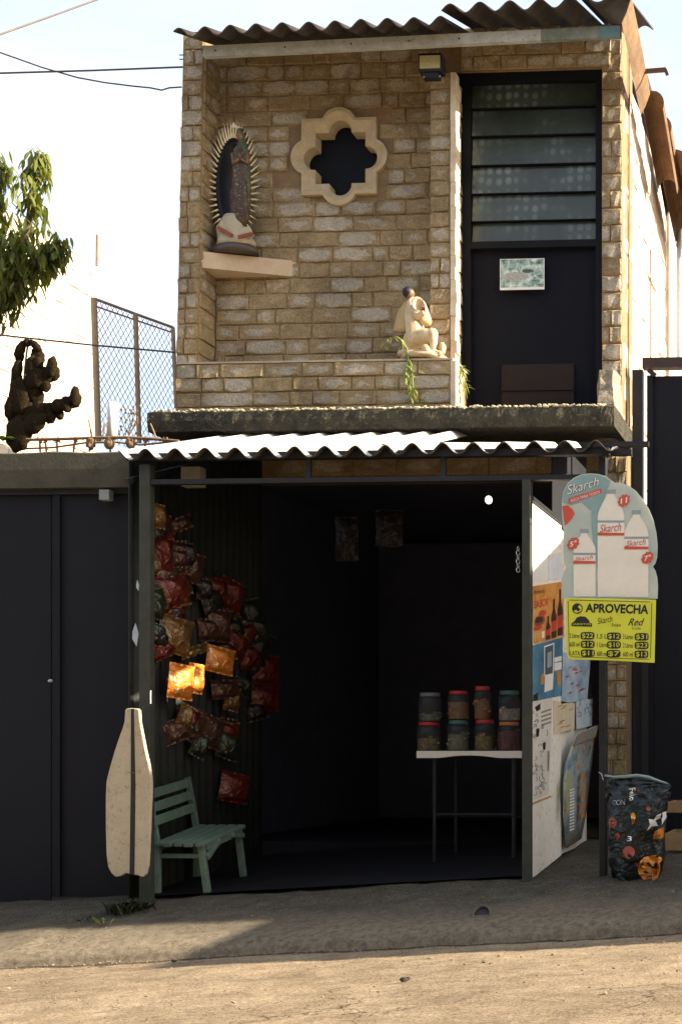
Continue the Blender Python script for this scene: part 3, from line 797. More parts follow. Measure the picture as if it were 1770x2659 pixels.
for i in range(4):
    x1 = gx1 - .02 - i * .52; x0 = x1 - .515
    zb0 = walk_z(x0, YG) + .02
    G().box((x0, YG + .06, zb0), (x1, YG + .07, zbb - .03)).build("sheet", GATEM, gate)
    G().box((x0 + .02, YG + .045, zb0), (x0 + .055, YG + .0585, zbb - .03)).build("stile", GATEM, gate)
G().box((gx1 - 3.4, YG + .04, zbb - .029), (gx1, YG + .09, zbb - .002)).build("top_rail", DARKM, gate)
kx = P(132, 1768, YG + .04); G().ell(kx, (.016, .008, .010), None, 10, 6).build("latch", M("worn_steel", (0.5, 0.5, 0.5), None, 10, 0.3, 0, metal=1), gate)
tb = P(272, 1284, YG); G().box((tb.x - .025, YG - .01, tb.z - .03), (tb.x + .03, YG + .035, tb.z + .025)).build("hinge_box", M("pale_grey_box", (0.30, 0.33, 0.33), None, 12), gate)
sc_ = G(); 
for k, (px, py) in enumerate(((352, 1648), (357, 1520))):
    c = P(px, py, YG - .19)
    w, h = ((.022, .062), (.012, .030))[k]
    gg = G().prism([c + Vector((-.0, 0, h)), c + Vector((-w, .01, .3 * h)), c + Vector((-w * 1.1, .012, -.35 * h)), c + Vector((.006, 0, -h)), c + Vector((w * .8, 0, .1 * h))], (0, .002, 0))
    tag(gg.build("paper_scrap", M("blueish_paper%d" % k, (0.46, 0.52, 0.58), None, 20)), ["large pale blue paper scrap stuck to the post edge", "tiny pale paper scrap on the post above the larger one"][k], "paper")
# wall behind the gate beam (flat roof edge the cactus stands on)
G().box((gx1 - 3.4, YG + .31, 2.0), (gx1 - .02, 7.78, zbt - .06)).build("flat_roof", BEAMC, lw)
G().box((gx1 - 3.4, 7.781, 2.0), (-4.55, 9.6, zbt - .064)).build("flat_roof", BEAMC, lw)

# barbed rail on the roof edge
rail = thing("rooftop_wire_rail", P(250, 1165, 7.0), "rusty wire rail with knotted barbs along the roof edge at left", "wire rail")
pts = [P(x, y, 7.0) for x, y in ((70, 1142), (160, 1140), (240, 1137), (330, 1136), (400, 1140), (465, 1146))]
G().tube(pts, .009, 6).build("rail", RUSTP, rail)
pts2 = [P(x, y, 7.1) for x, y in ((40, 1166), (140, 1162), (220, 1150), (300, 1148), (365, 1155), (460, 1146))]
G().tube(pts2, .006, 6).build("rail", RUSTP, rail)
for x in (104, 118, 148, 195, 236, 285, 340, 378, 430):
    y0 = 1140
    c = P(x, y0 + 2, 7.0); rr_ = random.Random(x)
    g = G()
    for k in range(3): g.tube([c + Vector((rr_.uniform(-.02, .02), 0, rr_.uniform(-.02, .02))) for _ in range(3)], .005, 5)
    g.tube([c, c + Vector((rr_.uniform(-.01, .01), 0, -.07))], .006, 5)
    if x in (236, 285, 340): g.ell(c + Vector((0, 0, -.02)), (.03, .02, .035), None, 8, 6, .25)
    g.build("barb", RUSTP, rail)
for x0, y0, x1, y1 in ((231, 1090, 239, 1142), (272, 1098, 267, 1142), (391, 1100, 406, 1140)):
    G().tube([P(x0, y0, 7.05), P((x0+x1)/2 + 1, (y0+y1)/2, 7.05), P(x1, y1, 7.05)], .005, 6).build("rod", RUSTP, rail)

# chain link fence
fence = thing("chain_link_fence", P(350, 1140, 8.8), "chain link fence panel in rusty pipe frame on the roof at left", "fence")
f1t, f1b = P(244, 775, 8.5), P(256, 1145, 8.5); f2t, f2b = P(352, 815, 8.8), P(362, 1150, 8.8); f3t, f3b = P(449, 850, 9.1), P(458, 1060, 9.1)
FP = M("rusty_galvanised_pipe", (0.60, 0.42, 0.24), (0.46, 0.30, 0.16), 14, 0.7, 0.2)
for a, b, r in ((f1t, f1b, .021), (f2t, f2b, .017), (f3t, f3b, .015)):
    G().tube([a, b], r, 10).build("post", FP, fence)
G().tube([f1t, f2t, f3t], .011, 8).build("top_rail", FP, fence)
G().tube([f1t - Vector((0, 0, .05)), f2t - Vector((0, 0, .045)), f3t - Vector((0, 0, .04))], .007, 6).build("tension_wire", FP, fence)
mesh_g = G()
for (t0, b0, t1, b1) in ((f1t, f1b, f2t, f2b), (f2t, f2b, f3t, f3b)):
    H = 26; W = 8
    b1 = Vector((b1.x, b1.y, min(b0.z, b1.z))); 
    def pt(u, w): return t0.lerp(t1, u).lerp(b0.lerp(b1, u), w)
    for s in (1, -1):
        for k in range(-H, W + H):
            seg = []
            for i in range(0, 2 * H + 1):
                w = i / (2 * H); u = (k + s * w * H * .55) / W
                if 0 <= u <= 1: seg.append(pt(u, w))
            if len(seg) > 1: mesh_g.tube([seg[0], seg[-1]], .0022, 4, False)
mo = mesh_g.build("wire_mesh", M("galvanised_wire", (0.42, 0.38, 0.32), None, 10, 0.6, 0), fence); tag(mo, kind="stuff")

# white pipe
G_ = G(); c0, c1 = P(290, 1140, 7.3), P(295, 1046, 7.3)
tag(G_.tube([c0, c0.lerp(c1, .5) + Vector((.004, 0, 0)), c1], [.030, .031, .032], 14).build("plastic_pipe", WHITEP, None, True), "short white plastic pipe standing upright behind the rooftop fence rail", "pipe")

# cactus
CAC = M("cactus_green_brown", (0.024, 0.016, 0.006), (0.012, 0.008, 0.004), 22, 0.9, 0.8, 60, spec=0.1)
cactus = thing("cactus", P(55, 1150, 7.1), "tall branching cactus in silhouette on the left roof edge", "cactus")
crn = random.Random(5)
def pads(name, pts, Y=7.1, mat=CAC, jit=.12):
    g = G()
    for n_, (x, y, rx, rz, tl) in enumerate(pts):
        k = Y / F; c = P(x, y, Y) + Vector((0, ((n_ % 3) - 1) * .018, 0)); T = Matrix.Rotation(R(tl), 3, 'Y'); m = 26
        ph = crn.uniform(0, 6.28)
        def rim(s_, dy): return [c + T @ Vector((1.22 * rx * k * s_ * math.cos(a) * (1 + .07 * math.sin(6.5 * a + ph)), dy, 1.22 * rz * k * s_ * math.sin(a) * (1 + .07 * math.sin(6.5 * a + ph)))) for a in [2 * math.pi * q / m for q in range(m)]]
        g.rings([rim(.5, -.020), rim(.86, -.014), rim(1.0, 0), rim(.86, .014), rim(.5, .020)])
    return g.build(name, mat, cactus, True)
pads("stem", [(52, 1130, 28, 40, 0), (62, 1095, 32, 50, 10), (78, 1045, 26, 48, 12), (55, 1030, 22, 44, -5), (84, 1000, 20, 40, 10), (45, 1060, 18, 40, 0)])
pads("arm", [(95, 1100, 22, 34, 50)] )
pads("arm", [(105, 1065, 15, 18, 20), (122, 1063, 15, 19, 70), (140, 1060, 16, 17, 70), (158, 1055, 15, 18, 70), (175, 1046, 15, 17, 60), (190, 1037, 14, 19, 20), (200, 1030, 9, 22, 5), (132, 1084, 11, 15, 20), (150, 1074, 9, 12, 0), (180, 1062, 8, 10, 0)])
pads("arm", [(98, 985, 18, 26, 30), (115, 975, 19, 24, 50), (130, 968, 18, 20, 40), (140, 955, 11, 24, 10), (118, 1000, 12, 16, 0)])
pads("arm", [(88, 960, 14, 30, 5), (98, 930, 16, 18, 30), (92, 915, 12, 14, 0), (105, 945, 10, 14, 0)])
pads("arm", [(33, 1060, 12, 26, 10), (30, 1075, 10, 20, 0)])
pads("leaf", [(58, 912, 9, 22, 25), (52, 925, 8, 16, 10)], jit=.06); pads("leaf", [(50, 965, 10, 26, 15), (44, 985, 11, 22, 5), (40, 1005, 7, 22, -5)], jit=.06)
pads("leaf", [(98, 900, 8, 17, -45)], jit=.05); pads("leaf", [(77, 892, 7, 9, 0)], jit=.05)
G().tube([P(62, 1000, 7.1), P(66, 950, 7.1), P(72, 900, 7.1), P(77, 885, 7.1)], .005, 6).build("stalk", RUSTP, cactus)
sp = G()
for (x, y) in ((200, 1010), (205, 1015), (193, 1018), (140, 942), (143, 945), (133, 950)):
    c = P(x, y + 4, 7.1); sp.tube([c, c + Vector((crn.uniform(-.01, .01), 0, .03))], [.003, .0005], 5)
sp.build("spines", RUSTP, cactus)
# small rosette plant beside the cactus
def leaf_blade(g, base, direction, length, width, droop=0.3, n=4):
    d = Vector(direction).normalized(); side = d.cross(Vector((0, 0, 1)))
    if side.length < .1: side = Vector((1, 0, 0))
    side.normalize(); up = side.cross(d)
    pts = []
    for i in range(n + 1):
        t = i / n; c = Vector(base) + d * length * t - Vector((0, 0, 1)) * droop * length * t * t
        w = width * math.sin(math.pi * (0.12 + 0.86 * t)) 
        pts.append((c - side * w, c + up * w * .15, c + side * w))
    b = len(g.v)
    for q in pts: g.v += list(q)
    for i in range(n):
        for k in range(2):
            g.f.append((b+i*3+k, b+i*3+k+1, b+(i+1)*3+k+1, b+(i+1)*3+k))
def leaf_mat(name, c1, c2, trans=0.35):
    m, nt, b = new_mat(name)
    tc = node(nt, "ShaderNodeTexCoord").outputs["Object"]
    col = ramp(nt, noise_tex(nt, tc, 7, 4), [(0.3, c2), (0.7, c1)])
    nt.links.new(col, b.inputs["Base Color"]); b.inputs["Roughness"].default_value = 0.5
    tr = node(nt, "ShaderNodeBsdfTranslucent"); nt.links.new(mixc(nt, 1.0, col, (1.0, 0.95, 0.35), 'MULTIPLY'), tr.inputs[0])
    mx = node(nt, "ShaderNodeMixShader"); mx.inputs[0].default_value = trans
    nt.links.new(b.outputs[0], mx.inputs[1]); nt.links.new(tr.outputs[0], mx.inputs[2])
    nt.links.new(mx.outputs[0], nt.nodes["Material Output"].inputs[0]); return m
LEAF = leaf_mat("glossy_tree_leaf", (0.26, 0.28, 0.055), (0.06, 0.09, 0.02), 0.5)
LEAFL = leaf_mat("pale_weed_leaf", (0.36, 0.40, 0.12), (0.24, 0.31, 0.09), 0.4)
g = G(); c = P(8, 1145, 7.05)
for k in range(16):
    a = R(k * 360 / 16 + crn.uniform(-8, 8)); leaf_blade(g, c, (math.cos(a), .4 * math.sin(a), .9), crn.uniform(.07, .12), .012, .6)
tag(g.build("rosette_plant", LEAF), "small spiky rosette plant left of the cactus", "plant")
# twiggy bush behind the fence
g = G(); c = P(330, 1140, 7.6)
for k in range(46):
    a = Vector((crn.uniform(-.07, .07), crn.uniform(-.03, .03), crn.uniform(.02, .22))); g.ell(c + a, (.006, .005, .008), None, 6, 4, .2)
    if k % 4 == 0: g.tube([c + a * .2, c + a], .0015, 4)
tag(g.build("twiggy_weed", RUSTP), "sparse dry weed between the fence posts behind the white pipe", "weed")

# pale neighbour wall facing the sun
XN = -8.0
e1 = PX(250, 690, XN); wall2 = thing("pale_neighbour_wall", (XN, (e1.y + 8) / 2, 0), "sun bleached pale block wall of the neighbour's house at left", "wall")
yA, yB_ = 8.6, e1.y
G().box((XN - .15, yA, 0.2), (XN - .012, yB_, e1.z)).build("wall", MORTAR, wall2)
ws = G(); lay(None, (XN - .012, yA), (XN - .012, yB_), .4 + 1.0, e1.z - .01, course=.12, lens=(0.28, 0.36), stuff=ws)
wso = ws.build("wall_block", WALLW, wall2, recalc=False); tag(wso, kind="stuff")
G().tube([PX(252, 690, XN), PX(253, 610, XN) ], .012, 6).build("rebar", RUSTP, wall2)

# tree at the left edge
tree = thing("broadleaf_tree", (-7.2, 9.6, 0.3), "green leafy tree with drooping leaves at the left edge", "tree")
T0 = P(-170, 900, 9.0)
G().tube([(T0.x - .1, 9.1, 0.3), (T0.x - .05, 9.05, 2.2), (T0.x, 9.0, T0.z)], [.13, .10, .08], 10).build("trunk", M("grey_bark", (0.12, 0.09, 0.06), (0.07, 0.05, 0.035), 14, 0.95, 0.8), tree, True)
BR = [[(-170, 900), (-60, 800), (40, 700), (80, 560), (98, 430), (108, 400)], [(-170, 900), (-20, 790), (60, 730), (110, 662), (145, 648), (152, 622)],
      [(-170, 900), (-80, 760), (-30, 560), (-8, 450), (0, 410)], [(-170, 900), (-150, 700), (-140, 500), (-120, 350)], [(-170, 900), (-50, 830), (10, 770), (40, 740)], [(-170, 900), (-260, 760), (-330, 560)]]
bgz = G()
lf = G(); tr_ = random.Random(21)
def along(px, n):
    P3 = [P(x, y, 9.0) for x, y in px]; out = []
    for i in range(n):
        t = i / (n - 1) * (len(P3) - 1); k = min(int(t), len(P3) - 2); out.append(P3[k].lerp(P3[k+1], t - k))
    return out
for bi, b in enumerate(BR):
    q = along(b, 14); bgz.tube(q, [.05 * (1 - i / 13) + .006 for i in range(14)], 7)
def tuft(c, spread, n, lo=.06, hi=.105):
    for _ in range(n):
        o = Vector((tr_.gauss(0, spread * .8), tr_.gauss(0, spread * 1.2), tr_.gauss(0, spread)))
        a = tr_.uniform(0, 2 * math.pi)
        d = Vector((math.cos(a) * .38, math.sin(a) * .38, tr_.uniform(-1.0, -.15)))
        leaf_blade(lf, c + o, d, tr_.uniform(lo, hi), tr_.uniform(.011, .016), .35, 3)
for bi, b in enumerate(BR):
    n = 34 if bi in (0, 2) else 26
    for i, c in enumerate(along(b, n)):
        t = i / n
        if t < .35: continue
        tuft(c, .066 * (1.2 - t) + .018, 19 if t < .85 else 11)
for (x, y, s, n) in ((20, 690, .085, 80), (45, 620, .06, 44), (15, 640, .07, 44), (88, 520, .035, 26), (85, 450, .03, 20), (-40, 680, .12, 90), (15, 745, .045, 46), (75, 690, .045, 36), (125, 672, .03, 22), (150, 645, .022, 16), (-100, 600, .18, 120)):
    tuft(P(x, y, 9.0), s * 1.08, int(n * 1.6))
bgz.build("limb", bpy.data.materials["grey_bark"], tree, True)
lf.build("crown", LEAF, tree, recalc=False)

# overhead wires
def wire(pts, label, r=.006):
    tag(G().tube(pts, r, 6).build("overhead_wire", WIRE), label, "wire")
wire([P(-60, 108, 6.5), P(0, 90, 6.6), P(140, 40, 7), P(255, -2, 7.3), P(330, -30, 7.5)], "taut dark wire crossing the top left corner of the sky", .005)
wire([P(-60, 192, 7.9), P(0, 190, 7.9), P(240, 183, 7.9), P(474, 174, 7.87)], "level brown wire tied to the house's left pier", .006)
wire([P(-60, 118, 7.9), P(0, 136, 7.9), P(110, 175, 7.9), P(200, 201, 7.9), P(270, 214, 7.9), P(340, 223, 7.9), P(390, 228, 7.9), P(420, 234, 7.9), P(440, 228, 7.88), P(472, 226, 7.87)], "sagging kinked wire running to the left pier below the level one", .005)
wire([P(-60, 862, 8.0), P(0, 870, 8.0), P(240, 896, 8.0), P(455, 915, 7.95)], "thin line stretched past cactus and fence to the house corner", .006)
for y in (143, 154):
    tag(G().tube([P(466, y, 7.87), P(478, y, 7.87)], .004, 5).build("anchor_hook", RUSTP), ["upper stub of rusty hook on the left pier", "lower stub of rusty hook on the left pier"][y == 154], "hook")

# ------------------------------------------------------------------ robed statue with ray halo on the corner shelf
YV = 7.90; kv = YV / F
stat = thing("robed_statue", P(612, 650, YV), "robed figurine ringed by gilt rays on the corner shelf", "statue")
SB = P(612, 655, YV)
def ring_at(cx, cy, rx, ry, n=28, folds=0, amp=0.0, ph=0.0, Y=YV, yc=0.0):
    c = P(cx, cy, Y); out = []
    for i in range(n):
        a = 2 * math.pi * i / n; m = 1 + amp * math.sin(folds * a + ph)
        out.append((c.x + rx * kv * m * math.cos(a), Y + yc + ry * kv * m * math.sin(a), c.z))
    return out
base_g = G(); base_g.rings([ring_at(612, 662, 62, 36), ring_at(612, 648, 60, 35), ring_at(612, 640, 50, 30)], True)
base_g.build("plinth", M("dark_varnished_plinth", (0.075, 0.055, 0.04), None, 8, 0.4, 0.1), stat, True)
cl = G(); cl.rings([ring_at(610, 641, 52, 30, 28, 5, .06), ring_at(612, 630, 50, 30, 28, 5, .08), ring_at(608, 612, 42, 26, 28, 4, .08), ring_at(604, 592, 40, 24, 28, 4, .10), ring_at(604, 575, 36, 20, 28, 3, .12), ring_at(604, 560, 26, 15, 28, 3, .1)])
cl.build("pedestal_cloud", M("cream_plaster", (0.46, 0.40, 0.27), (0.36, 0.31, 0.20), 16, 0.7, 0.1), stat, True)
for (x0, y0, x1, y1) in ((566, 590, 604, 612), (656, 606, 618, 616)):
    g = G().bar(P(x0, y0, YV - .075), P(x1, y1, YV - .08), .012, .022); g.build("red_ribbon", M("dull_red_paint", (0.30, 0.06, 0.03), None, 12, 0.6), stat, bevel=.003)
    G().prism([P(x0, y0 + 4, YV - .06), P(x1, y1 + 4, YV - .068), P(x1, y1 - 22, YV - .05), P(x0 + (6 if x0 < 600 else -10), y0 - 20, YV - .045)], (0, .03, 0)).build("wing", bpy.data.materials["cream_plaster"], stat, bevel=.006)
# halo backing: a shallow dark mandorla shell
hb = G(); HC = (606, 476)
hb.rings([[P(HC[0] + a * s * math.cos(t), HC[1] + b * s * math.sin(t), YV + .03 + dy) for t in [2 * math.pi * i / 36 for i in range(36)]] for (a, b, s, dy) in ((50, 138, 1, 0), (50, 138, .96, -.015), (50, 138, .6, .012), (50, 138, .1, .02))])
hb.build("halo_shell", M("dark_blue_lacquer", (0.018, 0.02, 0.028), None, 10, 0.5, 0.1), stat, True)
for i in range(54):
    t = 2 * math.pi * (i + .5) / 54
    if 1.05 < t < 2.05: continue          # no rays at the foot
    ca, sa = math.cos(t), math.sin(t); rr_ = random.Random(i); e = (4 if i % 2 else 0) + rr_.uniform(-2, 2)
    p = P(HC[0] + 46 * ca, HC[1] + 124 * sa + 6, YV + .005); q = P(HC[0] + (70 + e) * ca, HC[1] + (160 + e) * sa - 4, YV - .02)
    n_ = (q - p).normalized(); s_ = Vector((n_.z, 0, -n_.x)) * .0085
    G().add([p - s_, p + s_, q, p + Vector((0, -.008, 0)), p + Vector((0, .004, 0))], [(0, 2, 3), (3, 2, 1), (0, 4, 2), (4, 1, 2), (0, 3, 1, 4)]).build("ray", GOLD, stat)
ROBE = M("brown_gilt_robe", (0.085, 0.05, 0.025), (0.025, 0.017, 0.013), 16, 0.5, 0.2, spots=(0.36, 0.27, 0.13))
rg = G()
rg.rings([ring_at(626, 590, 16, 12, 28, 7, .10, 0), ring_at(627, 572, 26, 17, 28, 7, .12, .3), ring_at(626, 545, 27, 17, 28, 7, .12, .6), ring_at(625, 505, 27, 17, 28, 7, .10, 1), ring_at(625, 465, 26, 16, 28, 6, .08, 1.4),
          ring_at(625, 430, 23, 15, 28, 6, .06, 1.6), ring_at(625, 403, 22, 14, 28, 6, .04, 1.8), ring_at(625, 388, 18, 12, 28, 5, .03, 2), ring_at(625, 378, 9, 8, 28), ring_at(625, 370, 8, 8, 28)])
rg.build("robe", ROBE, stat, True)
mg_ = G(); mg_.rings([ring_at(638, 560, 14, 10, 16, 3, .15, Y=YV, yc=.02), ring_at(640, 500, 15, 12, 16, 3, .12, yc=.01), ring_at(640, 430, 13, 13, 16, 3, .1, yc=.005), ring_at(634, 385, 12, 12, 16, yc=.005), ring_at(627, 352, 15, 14, 16, yc=.008), ring_at(626, 336, 9, 9, 16, yc=.006)])
mg_.build("mantle", M("dark_olive_mantle", (0.09, 0.10, 0.045), (0.04, 0.045, 0.03), 14, 0.6, 0.2, spots=(0.28, 0.24, 0.10)), stat, True)
hd = G(); hc = P(624, 354, YV - .02); hd.ell(hc, (.022, .024, .030), None, 14, 10); hd.ell(hc + Vector((-.002, -.023, -.004)), (.004, .006, .008), None, 8, 6)
hd.ell(hc + Vector((-.008, -.021, .006)), (.004, .004, .002), None, 6, 4).ell(hc + Vector((.007, -.021, .006)), (.004, .004, .002), None, 6, 4)
remeshed("face", hd, M("painted_skin", (0.24, 0.14, 0.08), None, 12, 0.5, 0), stat, .003, 2)
hn = G(); hq = P(624, 412, YV - .05)
for s in (-1, 1):
    hn.tube([P(624 + s * 20, 400, YV - .01), P(624 + s * 17, 424, YV - .035), hq + Vector((s * .006, 0, .0))], [.014, .014, .009], 8)
    for k in range(4): hn.tube([hq + Vector((s * .005, -.002 * k, .0)), hq + Vector((s * .003, -.004 - .003 * k, .022 - .002 * k)), hq + Vector((s * .001, -.006 - .003 * k, .034 - .003 * k))], [.004, .0035, .002], 6)
hn.build("praying_hands", bpy.data.materials["painted_skin"], stat, True)
G().prism([P(606, 316, YV), P(612, 326, YV), P(626, 330, YV), P(616, 334, YV), P(606, 330, YV), P(598, 334, YV), P(602, 325, YV)], (0, .008, 0)).build("halo_tip", GOLD, stat)
# small hook lamp under the shelf
hk = thing("hook_light", P(608, 745, 8.02), "small pale wall hook below the corner shelf", "hook")
G().tube([P(594, 722, 8.04), P(595, 738, 8.02), P(608, 743, 8.0), P(622, 750, 8.0)], [.006, .008, .012, .006], 8).build("hook", M("pale_enamel", (0.55, 0.52, 0.38), None, 12), hk, True)

# ------------------------------------------------------------------ kneeling figurine on the parapet
YK = 7.735; kk = YK / F
kn = thing("kneeling_statue", P(1085, 930, YK), "kneeling cream figurine with dark hair holding up a cloth, on the parapet corner", "statue")
FIG = M("cream_painted_plaster", (0.62, 0.49, 0.31), (0.44, 0.33, 0.19), 16, 0.6, 0.15, spots=(0.30, 0.21, 0.12))
TILMA = M("tan_painted_cloak", (0.46, 0.33, 0.15), (0.38, 0.27, 0.12), 12, 0.65, 0.05)
def ch(g, pts, n=10):
    g.tube([P(x, y, YK + dy) for x, y, dy, r in pts], [r * kk for x, y, dy, r in pts], n)
    for x, y, dy, r in (pts[0], pts[-1]): g.ell(P(x, y, YK + dy), (r * kk, r * kk, r * kk), None, 10, 7)
bd = G()
ch(bd, [(1068, 790, .0, 14), (1070, 815, .0, 22), (1074, 840, 0, 24), (1078, 862, 0, 25), (1078, 880, 0, 26)])           # trunk
ch(bd, [(1080, 878, -.01, 22), (1108, 872, -.03, 20), (1122, 868, -.04, 15)])                                            # raised thigh
ch(bd, [(1122, 866, -.04, 15), (1124, 888, -.04, 11), (1125, 912, -.035, 8)])                                            # shin
ch(bd, [(1125, 914, -.04, 8), (1142, 918, -.06, 7)])                                                                     # foot
ch(bd, [(1066, 880, .02, 20), (1060, 902, .02, 17), (1072, 916, .01, 12), (1040, 918, .04, 10)])                         # kneeling leg
ch(bd, [(1068, 775, 0, 8), (1066, 785, 0, 9)])                                                                           # neck
remeshed("body", bd, FIG, kn, .006, 4)
hd = G(); hcc = P(1063, 763, YK - .005); hd.ell(hcc, (13 * kk, 13 * kk, 15 * kk), None, 14, 10); hd.ell(hcc + Vector((.026, -.012, -.006)), (.007, .006, .008), None, 8, 6)
hd.ell(hcc + Vector((.014, -.028, .004)), (.005, .004, .003), None, 6, 4)
remeshed("head", hd, M("terracotta_skin", (0.22, 0.12, 0.07), None, 10, 0.6, 0), kn, .004, 2)
hr = G(); hr.ell(hcc + Vector((-.010, -.004, .008)), (14 * kk, 15 * kk, 15 * kk), None, 14, 10, .03); hr.build("hair", M("black_hair_paint", (0.012, 0.012, 0.014), None, 20, 0.6, 0), kn, True)
ck = G()
ck.rings([[P(x + a * math.cos(t), y + b * math.sin(t) * .2, YK + .03 + .05 * math.sin(t)) for t in [2 * math.pi * i / 16 for i in range(16)]] for (x, y, a, b) in ((1064, 782, 14, 10), (1056, 805, 22, 14), (1050, 830, 24, 14), (1046, 850, 25, 12), (1040, 862, 20, 8))])
ck.build("cloak", TILMA, kn, True)
# raised cloth: a rolled oval mouth opening toward the sky
ov = G(); oc = P(1088, 795, YK - .05); rings_ = []
for (s, dx, dz, dy) in ((1.0, .028, -.075, .03), (1.12, .012, -.035, .012), (1.15, 0, 0, 0), (1.0, -.004, .012, -.012), (.85, 0, .004, -.006), (.62, .006, -.02, .02)):
    row = []
    for i in range(20):
        t = 2 * math.pi * i / 20
        u, w = 15 * kk * s * math.cos(t), 20 * kk * s * math.sin(t)
        row.append(oc + Vector((u * .9 + w * -.42 + dx, dy + .35 * u, w * .9 + u * .42 + dz)))
    rings_.append(row)
ov.rings(rings_); ov.build("raised_cloth", FIG, kn, True)
sv = G(); ch(sv, [(1068, 800, -.03, 9), (1084, 822, -.06, 9), (1098, 812, -.07, 8)]); 
remeshed("sleeve", sv, FIG, kn, .005, 3)
hq = P(1100, 808, YK - .075); hnd = G(); hnd.ell(hq, (.014, .010, .016), None, 10, 7)
for k in range(4): hnd.tube([hq + Vector((-.008 + .005 * k, -.006, .006)), hq + Vector((-.008 + .006 * k, -.014, .020)), hq + Vector((-.006 + .006 * k, -.010, .030 - .002 * k))], [.004, .0035, .003], 6)
hnd.tube([hq + Vector((-.012, -.004, 0)), hq + Vector((-.020, -.012, .010))], [.004, .003], 6)
hnd.build("hand", bpy.data.materials["terracotta_skin"], kn, True)
rk = G(); rk.rings([[P(1100, y, YK) + Vector((a * kk * math.cos(t) * (1 + .08 * math.sin(5 * t)), .62 * a * kk * math.sin(t) - .02, 0)) for t in [2 * math.pi * i / 24 for i in range(24)]] for (y, a) in ((936, 56), (930, 60), (924, 52), (918, 44))])
rk.build("base", M("plaster_rock", (0.52, 0.40, 0.26), (0.40, 0.30, 0.18), 18, 0.8, 0.4), kn, True)
G().ell(P(1148, 905, YK - .03), (.022, .02, .04), None, 10, 8, .12).build("flower_bundle", FIG, kn, True); G().ell(P(1104, 906, YK - .08), (.03, .02, .026), None, 10, 8, .15).build("flower_bundle", FIG, kn, True)

# hanging weeds on the parapet
pw = random.Random(9)
def weed(name, stems, label, lsize=(.03, .055), dens=26, mat=LEAFL):
    g = G(); l = G()
    root = stems[0][0]
    t = thing(name, root, label, "weed")
    for pts in stems:
        q = []
        for i in range(len(pts) - 1):
            for k in range(6): q.append(pts[i].lerp(pts[i+1], k / 6))
        q.append(pts[-1])
        g.tube(q, [.0045 * (1 - i / len(q)) + .0015 for i in range(len(q))], 6)
        for i in range(dens):
            k = pw.randrange(3, len(q)); a = pw.uniform(0, 2 * math.pi)
            leaf_blade(l, q[k], (math.cos(a), math.sin(a) * .7, pw.uniform(-1.3, .2)), pw.uniform(*lsize), pw.uniform(.0025, .005), .3, 3)
    g.build("stem", mat, t, True); l.build("foliage", mat, t, recalc=False)
weed("hanging_weed", [[P(1062, 935, 7.69), P(1056, 905, 7.65), P(1046, 886, 7.61), P(1030, 874, 7.59), P(1010, 878, 7.59), P(992, 896, 7.59)],
                      [P(1056, 905, 7.65), P(1060, 935, 7.63), P(1062, 985, 7.63), P(1066, 1030, 7.63)], [P(1062, 940, 7.65), P(1070, 980, 7.62), P(1076, 1035, 7.62)], [P(1060, 925, 7.64), P(1054, 960, 7.62), P(1052, 990, 7.61)]],
     "light green drooping weed growing beside the kneeling figurine", (.025, .06), 34)
weed("hanging_weed", [[P(1180, 985, 7.9), P(1188, 945, 7.73), P(1192, 965, 7.71), P(1192, 1010, 7.71), P(1194, 1048, 7.71)], [P(1188, 945, 7.73), P(1200, 955, 7.71), P(1207, 985, 7.71), P(1204, 1015, 7.71)], [P(1188, 950, 7.73), P(1184, 990, 7.71), P(1186, 1040, 7.71)]],
     "pale yellow green weed hanging at the door side of the parapet", (.03, .075), 40)

# floodlight
fl_ = thing("floodlight", P(1115, 205, 7.660), "square floodlight fixed under the roof above the inner pier", "floodlight")
a, b = P(1085, 138, 7.640), P(1146, 183, 7.640)
G().box((a.x, 7.640, b.z), (b.x, 7.720, a.z)).build("housing", DARKM, fl_, bevel=.005)
a2, b2 = P(1089, 145, 7.635), P(1141, 176, 7.635)
G().box((a2.x, 7.633, b2.z), (b2.x, 7.642, a2.z)).build("lens", M("yellowed_lens", (0.50, 0.46, 0.26), (0.40, 0.37, 0.20), 30, 0.3, 0.1), fl_)
G().bar(P(1100, 200, 7.680), P(1142, 200, 7.680), .05, .03).build("bracket", DARKM, fl_)
for x, y in ((1092, 136), (1134, 134), (1100, 200), (1141, 198)):
    G().ell(P(x, y, 7.635), (.006, .005, .006), None, 8, 5).build("bolt", M("brass_bolt%d" % x, (0.5, 0.42, 0.28), None, 10, 0.4, 0, metal=.8), fl_)

